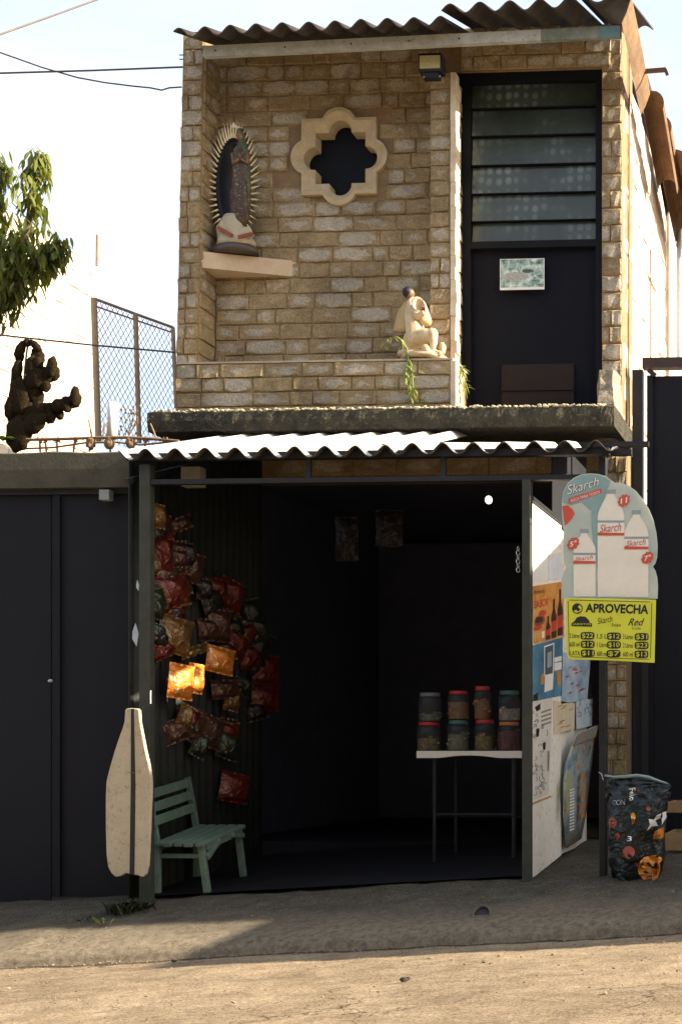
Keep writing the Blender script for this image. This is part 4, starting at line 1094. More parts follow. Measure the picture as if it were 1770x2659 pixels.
# print taped on the door
def photo_mat():
    m, nt, b = new_mat("faded_snapshot_print")
    tc = node(nt, "ShaderNodeTexCoord").outputs["Generated"]
    mp = node(nt, "ShaderNodeMapping"); nt.links.new(tc, mp.inputs[0]); mp.inputs["Scale"].default_value = (1.4, 1, 1)
    sky_ = ramp(nt, noise_tex(nt, mp.outputs[0], 5, 5, .6, .5), [(0.35, (0.05, 0.09, 0.08)), (0.5, (0.28, 0.40, 0.36)), (0.65, (0.60, 0.68, 0.60))])
    # animal lying across the middle
    d = node(nt, "ShaderNodeVectorMath", operation='DISTANCE')
    m2 = node(nt, "ShaderNodeMapping"); nt.links.new(tc, m2.inputs[0]); m2.inputs["Scale"].default_value = (1.0, 0, 1.8); m2.inputs["Location"].default_value = (0, 0, 0)
    nt.links.new(m2.outputs[0], d.inputs[0]); d.inputs[1].default_value = (.36, 0, .70)
    body_ = ramp(nt, d.outputs["Value"], [(0.26, 1.0), (0.33, 0.0)])
    d3 = node(nt, "ShaderNodeVectorMath", operation='DISTANCE'); nt.links.new(m2.outputs[0], d3.inputs[0]); d3.inputs[1].default_value = (.63, 0, 1.03)
    head_ = ramp(nt, d3.outputs["Value"], [(0.11, 1.0), (0.15, 0.0)])
    c = mixc(nt, body_, sky_, ramp(nt, noise_tex(nt, tc, 22, 4), [(0.3, (0.16, 0.17, 0.15)), (0.7, (0.50, 0.50, 0.44))]))
    c = mixc(nt, head_, c, (0.07, 0.07, 0.06))
    nt.links.new(c, b.inputs["Base Color"]); b.inputs["Roughness"].default_value = 0.5; return m
ph = thing("snapshot_print", P(1354, 752, YD - .02), "small faded colour print of an animal taped to the dark door", "picture")
a, b = P(1297, 673, YD - .016), P(1412, 751, YD - .016)
G().box((a.x, YD - .016, b.z), (b.x, YD - .0125, a.z)).build("sheet", PRINTW, ph)
G().box((a.x + .004, YD - .018, b.z + .016), (b.x - .004, YD - .0162, a.z - .004)).build("image", photo_mat(), ph)

# ------------------------------------------------------------------ text helper
def text_mesh(s, bold=0.0):
    cu = bpy.data.curves.new("t", 'FONT'); cu.body = s; cu.align_x = 'LEFT'; cu.resolution_u = 3; cu.offset = bold
    ob = bpy.data.objects.new("t", cu); scene.collection.objects.link(ob)
    me = bpy.data.meshes.new_from_object(ob)
    bpy.data.objects.remove(ob); bpy.data.curves.remove(cu)
    vs = [v.co.copy() for v in me.vertices]; fs = [tuple(p.vertices) for p in me.polygons]
    bpy.data.meshes.remove(me)
    x0 = min(v.x for v in vs); x1 = max(v.x for v in vs); y0 = min(v.y for v in vs); y1 = max(v.y for v in vs)
    return [((v.x - x0) / (x1 - x0), (v.y - y0) / (y1 - y0)) for v in vs], fs
def text_on(s, quad, fn, mat, parent, name="lettering", bold=0.0, shear=0.0):
    "quad: TL, TR, BR, BL pixels; fn(px,py) -> world point"
    uv, fs = text_mesh(s, bold)
    tl, tr2, br, bl = [Vector(q) for q in quad]; vs = []
    for u, v in uv:
        q = bl.lerp(br, u).lerp(tl.lerp(tr2, u), v); q.x += shear * v
        vs.append(fn(q.x, q.y))
    return mesh_obj(name, vs, fs, mat, parent)
def rect(x0, y0, x1, y1, dy=0.0): return ((x0, y0), (x1, y0 + dy), (x1, y1 + dy), (x0, y1))
def flat(pts, fn, mat, parent, name="print"):
    vs = [fn(x, y) for x, y in pts]
    return mesh_obj(name, vs, [tuple(range(len(vs)))], mat, parent)

# ------------------------------------------------------------------ bottle shaped advert board
YS = 6.02
Z6 = 3.92
def z6(x, y): return (1330 + x / Z6, 1220 + y / Z6)
sign = thing("drink_advert_board", P(1580, 1556, YS), "pale blue cut out drink advert board with bottles, Skarch lettering", "sign")
def sheet_mat(name, c1, c2, tr=.35, scale=4):
    m = leaf_mat(name, c1, c2, tr)
    for n in m.node_tree.nodes:
        if n.type == 'MIX' : n.inputs[7].default_value = (1, .95, .85, 1)
    m.node_tree.nodes["Principled BSDF"].inputs["Roughness"].default_value = .55
    return m
SGN = sheet_mat("pale_aqua_board", (0.72, 0.76, 0.70), (0.52, 0.64, 0.62))
OUT = [(500,1312),(497,1120),(515,1050),(545,1000),(520,930),(512,800),(520,640),(502,470),(498,330),(515,220),(560,135),(620,82),(700,48),(780,37),(870,42),(950,68),(1010,112),(1040,132),(1100,132),(1180,160),(1255,215),(1325,300),(1385,400),(1430,510),(1460,640),(1473,770),(1468,890),(1450,950),(1425,985),(1452,1030),(1470,1100),(1476,1180),(1472,1312)]
G().prism([P(*z6(x, y), YS) for x, y in OUT], (0, .006, 0)).build("board", SGN, sign)
def fS(d): return lambda px, py: P(px, py, YS - d)
TEALD = M("teal_print", (0.26, 0.40, 0.40), (0.20, 0.33, 0.34), 9, 0.5, 0)
GREYT = M("grey_blue_print", (0.34, 0.42, 0.44), (0.22, 0.30, 0.33), 9, 0.5, 0)
BOT = M("milky_bottle_print", (0.84, 0.79, 0.69), (0.70, 0.69, 0.62), 8, 0.5, 0)
def z6p(pts): return [z6(x, y) for x, y in pts]
flat(z6p([(505,330),(520,225),(565,142),(625,90),(702,55),(780,44),(868,49),(945,74),(1000,115),(960,200),(930,300),(900,420),(870,700),(860,1290),(990,1296),(1000,1240),(880,1100),(820,800),(800,560),(800,420),(700,330),(600,360)]), fS(.001), TEALD, sign)
def bottle(cx, top, bot, w, lab0, lab1):
    nk = w * .30
    pts = [(cx - w, bot), (cx - w, lab1 + 30), (cx - w, lab0 - 30)]
    for i in range(7): 
        t = i / 6; pts.append((cx - w + (w - nk) * (t ** 1.6), lab0 - 30 - (lab0 - 30 - top - 70) * t))
    pts += [(cx - nk, top), (cx + nk, top)]
    right = [(2 * cx - x, y) for x, y in reversed(pts[:-2])]
    o = flat(z6p(pts + right), fS(.002), BOT, sign, "bottle_print")
    flat(z6p([(cx - nk - 8, top + 4), (cx + nk + 8, top + 4), (cx + nk + 8, top + 48), (cx - nk - 8, top + 48)]), fS(.003), GREYT, sign, "bottle_cap")
    flat(z6p([(cx - w, lab0), (cx + w, lab0), (cx + w, lab1), (cx - w, lab1)]), fS(.003), PRINTW, sign, "bottle_label")
    flat(z6p([(cx - w, lab1 - 30), (cx + w, lab1 - 26), (cx + w, lab1), (cx - w, lab1)]), fS(.004), RED, sign, "label_band")
    flat(z6p([(cx - w, lab0), (cx + w, lab0), (cx + w, lab0 + 22), (cx - w, lab0 + 22)]), fS(.004), GREYT, sign, "label_band")
    text_on("Skarch", [z6(cx - w * .75, lab0 + 45), z6(cx + w * .85, lab0 + 15), z6(cx + w * .7, lab1 - 45), z6(cx - w * .85, lab1 - 30)], fS(.0045), RED, sign)
bottle(730, 595, 1290, 112, 845, 955); bottle(1000, 195, 1292, 136, 515, 668); bottle(1258, 405, 1296, 122, 680, 808)
text_on("Skarch", [z6(560, 165), z6(880, 72), z6(872, 160), z6(556, 262)], fS(.0015), INK, sign, bold=.03)
text_on("Skarch", [z6(562, 160), z6(882, 67), z6(868, 158), z6(556, 256)], fS(.0025), PRINTW, sign)
flat(z6p([(565, 290), (900, 188), (905, 235), (570, 348)]), fS(.002), RED, sign, "banner")
text_on("AGUA PARA TODOS", [z6(585, 298), z6(885, 208), z6(888, 238), z6(590, 332)], fS(.003), PRINTW, sign)
for cx, cy, s in ((1130, 312, "11"), (615, 750, "5\u00b0"), (1370, 895, "7\u00b0")):
    pts = [(cx + (66 if i % 2 else 54) * math.cos(a), cy + (66 if i % 2 else 54) * math.sin(a) - .3 * 60 * math.cos(a)) for i, a in enumerate([2 * math.pi * k / 18 for k in range(18)])]
    flat(z6p(pts), fS(.0048), RED, sign, "price_burst")
    text_on(s, [z6(cx - 30, cy - 20), z6(cx + 36, cy - 36), z6(cx + 30, cy + 22), z6(cx - 34, cy + 36)], fS(.0055), PRINTW, sign, bold=.02)
flat(z6p([(505, 370), (560, 360), (615, 410), (630, 450), (600, 500), (560, 545), (530, 570)]), fS(.0018), RED, sign, "starburst")
G().tube([P(*z6(930, 60), YS + .01), P(*z6(985, 130), YS + .01), (XW + .05, 6.45, P(*z6(950, 60), YS).z + .05)], .003, 5).build("tie_wire", WIRE, sign)
for x in (1575,): G().bar(P(x, 1300, YS + .01), P(x, 1720, YS + .01), .012, .01).build("batten", DARKM, sign)

# yellow price sign
YY = 5.99
ys = thing("yellow_price_sign", P(1580, 1720, YY), "bright yellow price list sign with black print, APROVECHA across the top", "sign")
YEL = sheet_mat("bright_yellow_card", (0.84, 0.88, 0.10), (0.78, 0.82, 0.08), .35)
G().prism([P(*z6(x, y), YY) for x, y in ((535, 1302), (1456, 1322), (1441, 1964), (1000, 1940), (600, 1930), (566, 1915), (548, 1860))], (0, .004, 0)).build("card", YEL, ys)
def fY(d): return lambda px, py: P(px, py, YY - d)
for q in (((575, 1322), (1400, 1342), (1400, 1348), (575, 1328)), ((560, 1335), (566, 1335), (578, 1890), (572, 1890)), ((1412, 1355), (1418, 1355), (1404, 1915), (1398, 1915)), ((585, 1900), (1390, 1925), (1390, 1931), (585, 1906))):
    flat(z6p(q), fY(.001), INK, ys, "border_line")
text_on("APROVECHA", [z6(742, 1358), z6(1385, 1372), z6(1378, 1470), z6(738, 1452)], fY(.001), INK, ys, bold=.035)
flat(z6p([(658 + 54 * math.cos(a), 1412 + 54 * math.sin(a)) for a in [2 * math.pi * k / 24 for k in range(24)]]), fY(.001), INK, ys, "emblem")
flat(z6p([(676, 1372), (700, 1395), (704, 1425), (680, 1448), (655, 1452), (690, 1420), (664, 1400)]), fY(.002), YEL, ys, "emblem_cut"); flat(z6p([(620, 1432), (650, 1425), (668, 1450), (640, 1458)]), fY(.002), YEL, ys, "emblem_cut")
flat(z6p([(597, 1592), (600, 1560), (630, 1540), (650, 1505), (690, 1490), (740, 1496), (775, 1530), (785, 1555), (808, 1565), (805, 1597)]), fY(.001), INK, ys, "emblem")
text_on("JARRITOS", [z6(610, 1560), z6(795, 1560), z6(795, 1586), z6(608, 1586)], fY(.002), YEL, ys)
text_on("Skarch", [z6(868, 1508), z6(1015, 1480), z6(1012, 1545), z6(866, 1572)], fY(.001), INK, ys)
text_on("Felipe", [z6(1010, 1562), z6(1100, 1562), z6(1100, 1605), z6(1008, 1605)], fY(.001), INK, ys)
text_on("Red", [z6(1188, 1512), z6(1325, 1512), z6(1312, 1586), z6(1172, 1586)], fY(.001), INK, ys, bold=.01, shear=4)
text_on("Cola", [z6(1215, 1598), z6(1305, 1598), z6(1300, 1625), z6(1210, 1625)], fY(.001), INK, ys)
rows = [(1648, [("2 Litros", 578), ("$22", 690), ("1.5 L", 858), ("$12", 958), ("3 Litros", 1122), ("$31", 1240)]),
        (1735, [("600 ml", 580), ("$12", 692), ("1 Litro", 858), ("$10", 958), ("2 Litros", 1122), ("$23", 1240)]),
        (1825, [("LATA", 585), ("$11", 692), ("600 ml", 858), ("$7", 955), ("600 ml", 1122), ("$13", 1238)])]
for y, cells in rows:
    for s, x in cells:
        dy = (x - 580) * .02
        if s[0] == "$":
            w, h = 142, 78; cx, cy = x + w / 2, y + dy + h / 2
            pts = []
            for k in range(20):
                a = 2 * math.pi * (k + .5) / 20
                pts.append((cx + w / 2 * math.copysign(abs(math.cos(a)) ** .5, math.cos(a)), cy + h / 2 * math.copysign(abs(math.sin(a)) ** .5, math.sin(a))))
            flat(z6p(pts), fY(.001), INK, ys, "price_pill")
            text_on(s, [z6(x + 14, y + dy + 14), z6(x + w - 12, y + dy + 14), z6(x + w - 14, y + dy + h - 10), z6(x + 14, y + dy + h - 10)], fY(.002), YEL, ys, "price", bold=.01)
        else:
            text_on(s, [z6(x, y + dy + 16), z6(x + 100, y + dy + 18), z6(x + 98, y + dy + 66), z6(x, y + dy + 64)], fY(.001), INK, ys, bold=.01)

# ------------------------------------------------------------------ posters on the side panel
def fP(d): return lambda px, py: PX(px, py, XP + d)
def mottled(name, stops, scale, seed=0.0, rough=.6):
    m, nt, b = new_mat(name)
    tc = node(nt, "ShaderNodeTexCoord").outputs["Object"]
    mp = node(nt, "ShaderNodeMapping"); nt.links.new(tc, mp.inputs[0]); mp.inputs["Location"].default_value = (seed, seed * 2, seed * 3); mp.inputs["Scale"].default_value = (1, .6, 1)
    c = ramp(nt, noise_tex(nt, mp.outputs[0], scale, 4, .6, .6), stops)
    nt.links.new(c, b.inputs["Base Color"]); b.inputs["Roughness"].default_value = rough; return m
def poster(name, quad, mat, label, d=.003):
    t = thing(name, fP(d)(quad[3][0], quad[3][1]), label, "poster")
    vs = [fP(d)(x, y) for x, y in quad]
    g = G().prism(vs, (-.0015, 0, 0)); g.build("sheet", mat, t); return t
p1 = poster("price_sheet", [(1381, 1440), (1421, 1434), (1421, 1506), (1381, 1512)], PRINTW, "white paper sheet at the top of the cream panel, left of the pair")
p2 = poster("price_sheet", [(1424, 1440), (1458, 1434), (1458, 1502), (1424, 1506)], mottled("pale_blue_sheet", [(0.3, (0.62, 0.64, 0.70)), (0.7, (0.78, 0.76, 0.76))], 18), "pale bluish paper sheet at the top of the cream panel beside the advert board")
p3 = poster("soft_drink_poster", [(1382, 1522), (1461, 1510), (1464, 1654), (1385, 1672)], mottled("orange_ad_print", [(0.3, (0.42, 0.17, 0.04)), (0.5, (0.62, 0.27, 0.05)), (0.7, (0.66, 0.38, 0.12))], 9), "orange drink poster with red cups on the cream panel")
RD2 = M("poster_red", (0.55, 0.07, 0.03), (0.42, 0.05, 0.03), 20, .6, 0); DK2 = M("poster_brown", (0.06, 0.025, 0.02), None, 20, .6, 0)
def on(parent, pts, mat, d=.0036, nm="print"): flat(pts, fP(d), mat, parent, nm)
def oval(cx, cy, rx, ry, n=14, sk=-.2, jit=.12, rnd=random.Random(8)): return [(cx + rx * math.cos(a) * (1 + rnd.uniform(-jit, jit)), cy + ry * math.sin(a) * (1 + rnd.uniform(-jit, jit)) + sk * rx * math.cos(a)) for a in [2 * math.pi * k / n for k in range(n)]]
def pbottle(parent, cx, y0, y1, w, d=.0036):
    on(parent, [(cx - w, y1), (cx - w, y0 + .45 * (y1 - y0)), (cx - w * .35, y0 + .25 * (y1 - y0)), (cx - w * .35, y0), (cx + w * .35, y0 - 1), (cx + w * .35, y0 + .25 * (y1 - y0) - 1), (cx + w, y0 + .45 * (y1 - y0) - 3), (cx + w, y1 - 3)], DK2, d)
    on(parent, [(cx - w, y0 + .58 * (y1 - y0)), (cx + w, y0 + .56 * (y1 - y0) - 3), (cx + w, y0 + .82 * (y1 - y0) - 3), (cx - w, y0 + .84 * (y1 - y0))], RD2, d + .0004)
pbottle(p3, 1453, 1530, 1652, 7); pbottle(p3, 1437, 1556, 1658, 7); pbottle(p3, 1422, 1600, 1662, 6)
on(p3, oval(1400, 1612, 15, 14), M("dish_rust", (0.30, 0.09, 0.03), None, 30, .6, 0)); on(p3, oval(1399, 1610, 10, 8), DK2, .004); on(p3, oval(1408, 1592, 10, 8), RD2, .0038); on(p3, oval(1396, 1630, 11, 7), RD2, .0042)
text_on("SABOR", [(1386, 1560), (1424, 1552), (1424, 1572), (1386, 1581)], fP(.004), RD2, p3, bold=.02); text_on("Refresca", [(1386, 1532), (1412, 1528), (1412, 1538), (1386, 1543)], fP(.004), DK2, p3)
on(p3, [(1406, 1640), (1413, 1638), (1412, 1656), (1406, 1657)], PRINTW)
p4 = poster("phone_advert_poster", [(1381, 1676), (1460, 1655), (1458, 1806), (1380, 1822)], mottled("blue_ad_print", [(0.3, (0.03, 0.10, 0.17)), (0.5, (0.07, 0.20, 0.31)), (0.7, (0.16, 0.36, 0.46))], 5), "blue poster with a tall framed picture on the cream panel")
FR2 = M("poster_slate", (0.09, 0.11, 0.12), None, 20, .6, 0); ORG = M("poster_orange", (0.62, 0.27, 0.05), None, 20, .6, 0)
flat([(1412, 1678), (1438, 1669), (1436, 1750), (1412, 1756)], fP(.0036), PRINTW, p4); flat([(1414, 1681), (1436, 1673), (1434, 1748), (1414, 1753)], fP(.0042), FR2, p4)
for q, mt in (([(1414, 1755), (1436, 1748), (1434, 1790), (1412, 1798)], PRINTW), ([(1438, 1708), (1457, 1703), (1457, 1715), (1438, 1720)], PRINTW), ([(1438, 1722), (1457, 1718), (1457, 1738), (1438, 1742)], PRINTW), ([(1444, 1744), (1454, 1741), (1455, 1776), (1446, 1780)], ORG), ([(1404, 1752), (1412, 1745), (1411, 1775), (1403, 1780)], ORG), ([(1384, 1805), (1396, 1798), (1396, 1818), (1384, 1820)], INK), ([(1420, 1695), (1431, 1691), (1431, 1730), (1420, 1735)], GREYT)):
    flat(q, fP(.0048), mt, p4)
p5 = poster("light_blue_poster", [(1458, 1694), (1534, 1694), (1524, 1816), (1456, 1828)], mottled("light_blue_ad_print", [(0.3, (0.20, 0.32, 0.45)), (0.5, (0.36, 0.50, 0.60)), (0.7, (0.60, 0.60, 0.66))], 9, 3), "light blue poster with red scribbles below the yellow sign")
prn = random.Random(4)
for k in range(16):
    x, y = prn.uniform(1464, 1515), prn.uniform(1725, 1805); flat([(x, y), (x + 8, y - 4), (x + 9, y), (x + 1, y + 4)], fP(.004), RED if k % 3 else GREYT, p5)
p6 = poster("scribbled_notice", [(1377, 1826), (1434, 1808), (1424, 2062), (1377, 2080)], mottled("old_white_paper", [(0.3, (0.62, 0.57, 0.50)), (0.7, (0.76, 0.72, 0.66))], 8), "tall white notice with black scribbled drawings on the cream panel")
def scrib(parent, x0, y0, x1, y1, n, mat=INK, d=.0038):
    for k in range(n):
        pts = []; x, y = prn.uniform(x0, x1), prn.uniform(y0, y1); a = prn.uniform(0, 6.28)
        for i in range(9): 
            pts.append(fP(d)(x, y)); a += prn.uniform(-.2, 1.1); x += 1.7 * math.cos(a); y += 2.6 * math.sin(a)
        G().tube(pts, .0011, 4).build("scribble", mat, parent)
scrib(p6, 1381, 1985, 1412, 2058, 26); scrib(p6, 1381, 1840, 1394, 1890, 8); scrib(p6, 1388, 1890, 1418, 1975, 10)
GR3 = M("pencil_grey", (0.28, 0.25, 0.22), None, 30, .7, 0)
for k in range(4): flat([(1404 + 0, 1848 + k * 11), (1430, 1839 + k * 11), (1430, 1844 + k * 11), (1404, 1853 + k * 11)], fP(.0038), GR3, p6)
flat([(1391, 1893), (1399, 1890), (1398, 1912), (1391, 1914)], fP(.004), INK, p6); flat([(1408, 1930), (1416, 1926), (1415, 1946), (1409, 1948)], fP(.004), INK, p6); flat([(1420, 1950), (1426, 1950), (1424, 2000), (1420, 2004)], fP(.004), GR3, p6); flat([(1388, 1836), (1402, 1826), (1402, 1842), (1392, 1848)], fP(.004), INK, p6)
p7 = poster("yellowed_notice", [(1436, 1818), (1492, 1826), (1490, 1892), (1437, 1908)], mottled("yellowed_paper", [(0.3, (0.64, 0.52, 0.34)), (0.7, (0.74, 0.66, 0.50))], 10, 2), "yellowed notice with faded orange writing right of the scribbled one")
OC = M("ochre_ink", (0.50, 0.30, 0.10), None, 20, .7, 0)
for k in range(9):
    x, y = prn.uniform(1440, 1478), prn.uniform(1832, 1890); flat([(x, y), (x + 12, y - 5), (x + 12, y - 2), (x, y + 3)], fP(.0038), OC, p7)
p8 = poster("small_blue_label", [(1494, 1822), (1538, 1812), (1536, 1884), (1496, 1894)], mottled("aqua_paper", [(0.3, (0.42, 0.58, 0.64)), (0.7, (0.66, 0.70, 0.70))], 10, 5), "small aqua label with dark handwriting near the panel's back edge")
scrib(p8, 1498, 1826, 1530, 1872, 12); flat([(1529, 1777), (1537, 1774), (1535, 1815), (1528, 1817)], fP(.004), INK, p8)
# the big curling poster low on the panel
def curl_poster():
    t = thing("curling_poster", fP(.01)(1490, 2200), "big curling grey blue poster leaning low on the cream panel", "poster")
    Lq = [(1502, 1903), (1482, 1938), (1466, 1985), (1460, 2040), (1460, 2120), (1468, 2203)]; Rq = [(1558, 1878), (1550, 1915), (1540, 1960), (1530, 2020), (1522, 2100), (1508, 2178)]
    v = []; f = []; nu = 6
    for j, (l, r) in enumerate(zip(Lq, Rq)):
        for i in range(nu + 1):
            u = i / nu; d = .012 + .03 * math.sin(math.pi * u) * .5 + (.05 * (1 - u) * (1 - j / 5) ** 2)
            v.append(fP(d)(l[0] + (r[0] - l[0]) * u, l[1] + (r[1] - l[1]) * u))
    for j in range(5):
        for i in range(nu):
            a = j * (nu + 1) + i; f.append((a, a + 1, a + nu + 2, a + nu + 1))
    o = mesh_obj("sheet", v, f, mottled("busy_ad_print", [(0.25, (0.05, 0.06, 0.06)), (0.42, (0.20, 0.27, 0.31)), (0.55, (0.40, 0.44, 0.42)), (0.66, (0.42, 0.18, 0.06)), (0.8, (0.5, 0.5, 0.3))], 11, 7), t, True)
    s = o.modifiers.new("solid", 'SOLIDIFY'); s.thickness = .002
    def fQ(px, py): return PX(px, py, XP + .062)
    flat([(1500, 1906), (1552, 1884), (1546, 1912), (1490, 1936)], fQ, GR3, t)
    flat([(1470, 2015), (1478, 2010), (1474, 2110), (1470, 2112)], fQ, M("lime_print", (0.45, 0.46, 0.08), None, 20, .6, 0), t)
    for k in range(14): flat([(1478, 2050 + k * 8), (1490, 2046 + k * 8), (1490, 2050 + k * 8), (1478, 2054 + k * 8)], fQ, PRINTW, t)
    for k in range(5): flat([(1508, 2010 + k * 25), (1518, 2004 + k * 25), (1516, 2022 + k * 25), (1507, 2027 + k * 25)], fQ, ORG, t)
curl_poster()
flat([(1377, 2086), (1430, 2065), (1430, 2070), (1377, 2092)], fP(.002), OC, panel, "tape_strip")

# ------------------------------------------------------------------ snack bags along the left wall of the porch
XS_ = XW2 + .07
def bag_mat(name, c, c2, c3):
    m, nt, b = new_mat(name)
    tc = node(nt, "ShaderNodeTexCoord").outputs["Object"]
    col = ramp(nt, noise_tex(nt, tc, 16, 3, .5, 1.2), [(0.3, c2), (0.45, c), (0.60, c), (0.66, c3)])
    nt.links.new(col, b.inputs["Base Color"]); b.inputs["Roughness"].default_value = .28; b.inputs["Metallic"].default_value = .25
    bump_to(nt, b, noise_tex(nt, tc, 22, 3, .5, .8), .8, .02); return m
BM = {"red": bag_mat("red_foil", (0.13, 0.020, 0.013), (0.04, 0.010, 0.010), (0.24, 0.13, 0.04)), "amber": bag_mat("amber_foil", (0.17, 0.09, 0.025), (0.05, 0.028, 0.014), (0.36, 0.28, 0.13)),  # shade put into the colour: unlit bags darkened, sunlit orange kept bright
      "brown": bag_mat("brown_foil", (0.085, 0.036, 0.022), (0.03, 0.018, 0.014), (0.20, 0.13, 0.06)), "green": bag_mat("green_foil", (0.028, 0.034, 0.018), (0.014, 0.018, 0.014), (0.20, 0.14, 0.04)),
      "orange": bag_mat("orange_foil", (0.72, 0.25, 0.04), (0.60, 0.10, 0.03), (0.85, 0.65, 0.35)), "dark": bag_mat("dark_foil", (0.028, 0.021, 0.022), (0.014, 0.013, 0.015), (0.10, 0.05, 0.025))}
def pillow(name, c, w, h, th, mat, label, rot=(0, 0, 0), group="snack bags in the porch", axis='X'):
    g = G(); nu, nv = 8, 10; rows = []
    Rm = Matrix.Rotation(rot[2], 3, 'Z') @ Matrix.Rotation(rot[1], 3, 'Y') @ Matrix.Rotation(rot[0], 3, 'X')
    rr_ = random.Random(hash(label) % 999 if False else len(label) * 7 + int(abs(c.y) * 1000) % 991)
    for s in (-1, 1):
        grid = []
        for j in range(nv + 1):
            v_ = j / nv * 2 - 1
            for i in range(nu + 1):
                u = i / nu * 2 - 1
                bul = max(0, (1 - abs(u) ** 2.5)) ** .6 * max(0, (1 - abs(v_) ** 3.5)) ** .7
                y = s * th / 2 * bul * (1 + .22 * math.sin(5 * u + 3 * v_ + rr_.uniform(-.2, .2)) * bul)
                x = w / 2 * u * (1 - .06 * bul + .05 * abs(v_) ** 4); z = h / 2 * v_ + .006 * math.sin(9 * u) * abs(v_) ** 6
                p = Vector((y, x, z)) if axis == 'X' else Vector((x, y, z))
                grid.append(Vector(c) + Rm @ p)
        b = len(g.v); g.v += grid
        for j in range(nv):
            for i in range(nu):
                a = b + j*(nu+1)+i; q = (a, a+1, a+nu+2, a+nu+1); g.f.append(q if s > 0 else tuple(reversed(q)))
    t = thing(name, Vector(c) - Vector((0, 0, h / 2)), label, "snack bag", group)
    o = g.build("pouch", mat, t, True)
    for s, nm in ((1, "top_seal"), (-1, "bottom_seal")):
        gg = G()
        n = 12; vs = []
        for k in range(n + 1):
            u = k / n * 2 - 1
            for dz in (0, .014):
                z = s * (h / 2 + dz - .004); y = .0025 * math.sin(k * 2.2)
                p = Vector((y, w / 2 * u * 1.04, z)) if axis == 'X' else Vector((w / 2 * u * 1.04, y, z)); vs.append(Vector(c) + Rm @ p)
        gg.add(vs, [(2*k, 2*k+2, 2*k+3, 2*k+1) for k in range(n)]); gg.build(nm, mat, t)
    return t
def sbag(px, py, wpx, hpx, kind, label, tl=0, yaw=20, dx=0):
    c = PX(px, py, XS_ + dx); k = c.y / F
    foreshort = abs(c.x) / math.hypot(c.x, c.y)          # wall seen obliquely
    w = min(.22, .86 * wpx * k / max(.35, foreshort)); h = hpx * k * .95
    pillow("snack_bag", c, w, h, .085, BM[kind], label, (R(tl), 0, R(-yaw)))
sb = [(409, 1340, 26, 60, "amber", "upright amber snack bag at the top of the row next to the post", 0), (466, 1362, 46, 30, "brown", "tilted brown snack bag near the top of the hanging row", 25), (400, 1470, 14, 36, "amber", "narrow amber snack bag below the top pair beside the post", 0), (462, 1450, 30, 44, "brown", "reddish brown snack bag hanging under the tilted one", 5), (485, 1440, 22, 60, "dark", "dark snack bag in the shadowy second row", 0),
      (448, 1535, 62, 82, "red", "red snack bag with a pale slanting crease", 14), (530, 1530, 26, 52, "dark", "dark snack bag behind the red creased one", 0), (455, 1650, 66, 96, "amber", "large amber and black snack bag beneath the red one", -10), (505, 1690, 50, 18, "amber", "thin amber bag edge above the sunlit bags", 20),
      (470, 1770, 44, 90, "orange", "blazing sunlit orange snack bag, left of the lit pair", -6), (508, 1762, 26, 76, "orange", "sunlit orange snack bag with pink top, right of the lit pair", -6), (572, 1715, 48, 66, "orange", "sunlit orange snack bag farther back on the wall", -8), (612, 1672, 42, 60, "red", "red snack bag with white streaks above the rear sunlit one", -24), (600, 1545, 40, 80, "red", "dull red snack bag high in the rear column", -15), (570, 1625, 38, 84, "brown", "brown snack bag in the middle of the rear column", 0),
      (585, 1790, 48, 46, "brown", "brown bag with a bright spot under the rear sunlit one", 4), (602, 1815, 26, 60, "amber", "thin amber bag standing at the foot of the rear column", -10), (672, 1640, 30, 70, "green", "dark green snack bag on the far back column", 0), (690, 1740, 54, 76, "red", "dim red snack bag on the far back column", 0), (688, 1815, 60, 60, "red", "dim red snack bag lowest on the far back column", 0), (630, 1780, 34, 40, "green", "olive snack bag between the two rear columns", -30),
      (480, 1860, 24, 62, "amber", "slim amber packet hanging below the sunlit pair", -22), (518, 1935, 28, 62, "green", "slanting green and red packet above the bench", -24), (592, 1938, 36, 66, "green", "slanting green packet above the bench's far end", -16), (608, 2045, 50, 76, "red", "crimson bag hanging just above the bench seat", -10)]
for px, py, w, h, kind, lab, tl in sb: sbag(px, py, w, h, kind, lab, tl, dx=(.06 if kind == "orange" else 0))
xrn = random.Random(31); SEEN = {}
for k in range(58):
    col = xrn.choice(((412, 1320, 1760), (445, 1310, 1900), (480, 1330, 1900), (555, 1470, 1960), (590, 1500, 2010), (660, 1580, 1860)))
    px, py = col[0] + xrn.uniform(-16, 16), xrn.uniform(col[1], col[2])
    if 1690 < py < 1830 and px < 620: continue
    kd = xrn.choice(("dark", "dark", "brown", "green", "brown", "red"))
    lv = (py - col[1]) / (col[2] - col[1])
    lab = "dim %s snack bag %s of the hanging rows, %s" % ({"dark": "blackish"}.get(kd, kd), "at the street end" if px < 430 else ("in the front part" if px < 520 else ("in the middle" if px < 575 else ("in the rear part" if px < 640 else "at the far end"))),
          "at the very top" if lv < .14 else ("near the top" if lv < .3 else ("above mid height" if lv < .5 else ("below mid height" if lv < .72 else ("near the bottom" if lv < .88 else "at the very bottom")))))
    if lab in SEEN: lab = lab.replace("dim ", "larger dim " if True else "smaller dim ")
    if len(lab.split()) > 16: lab = lab.replace("of the hanging rows", "of the rows")
    SEEN[lab] = SEEN.get(lab, 0) + 1
    big = 1.25 if lab.startswith("larger") else 1.0
    sbag(px, py, xrn.uniform(26, 46) * big, xrn.uniform(40, 70) * big, kd, lab, xrn.uniform(-25, 25), xrn.uniform(5, 40), -.03)
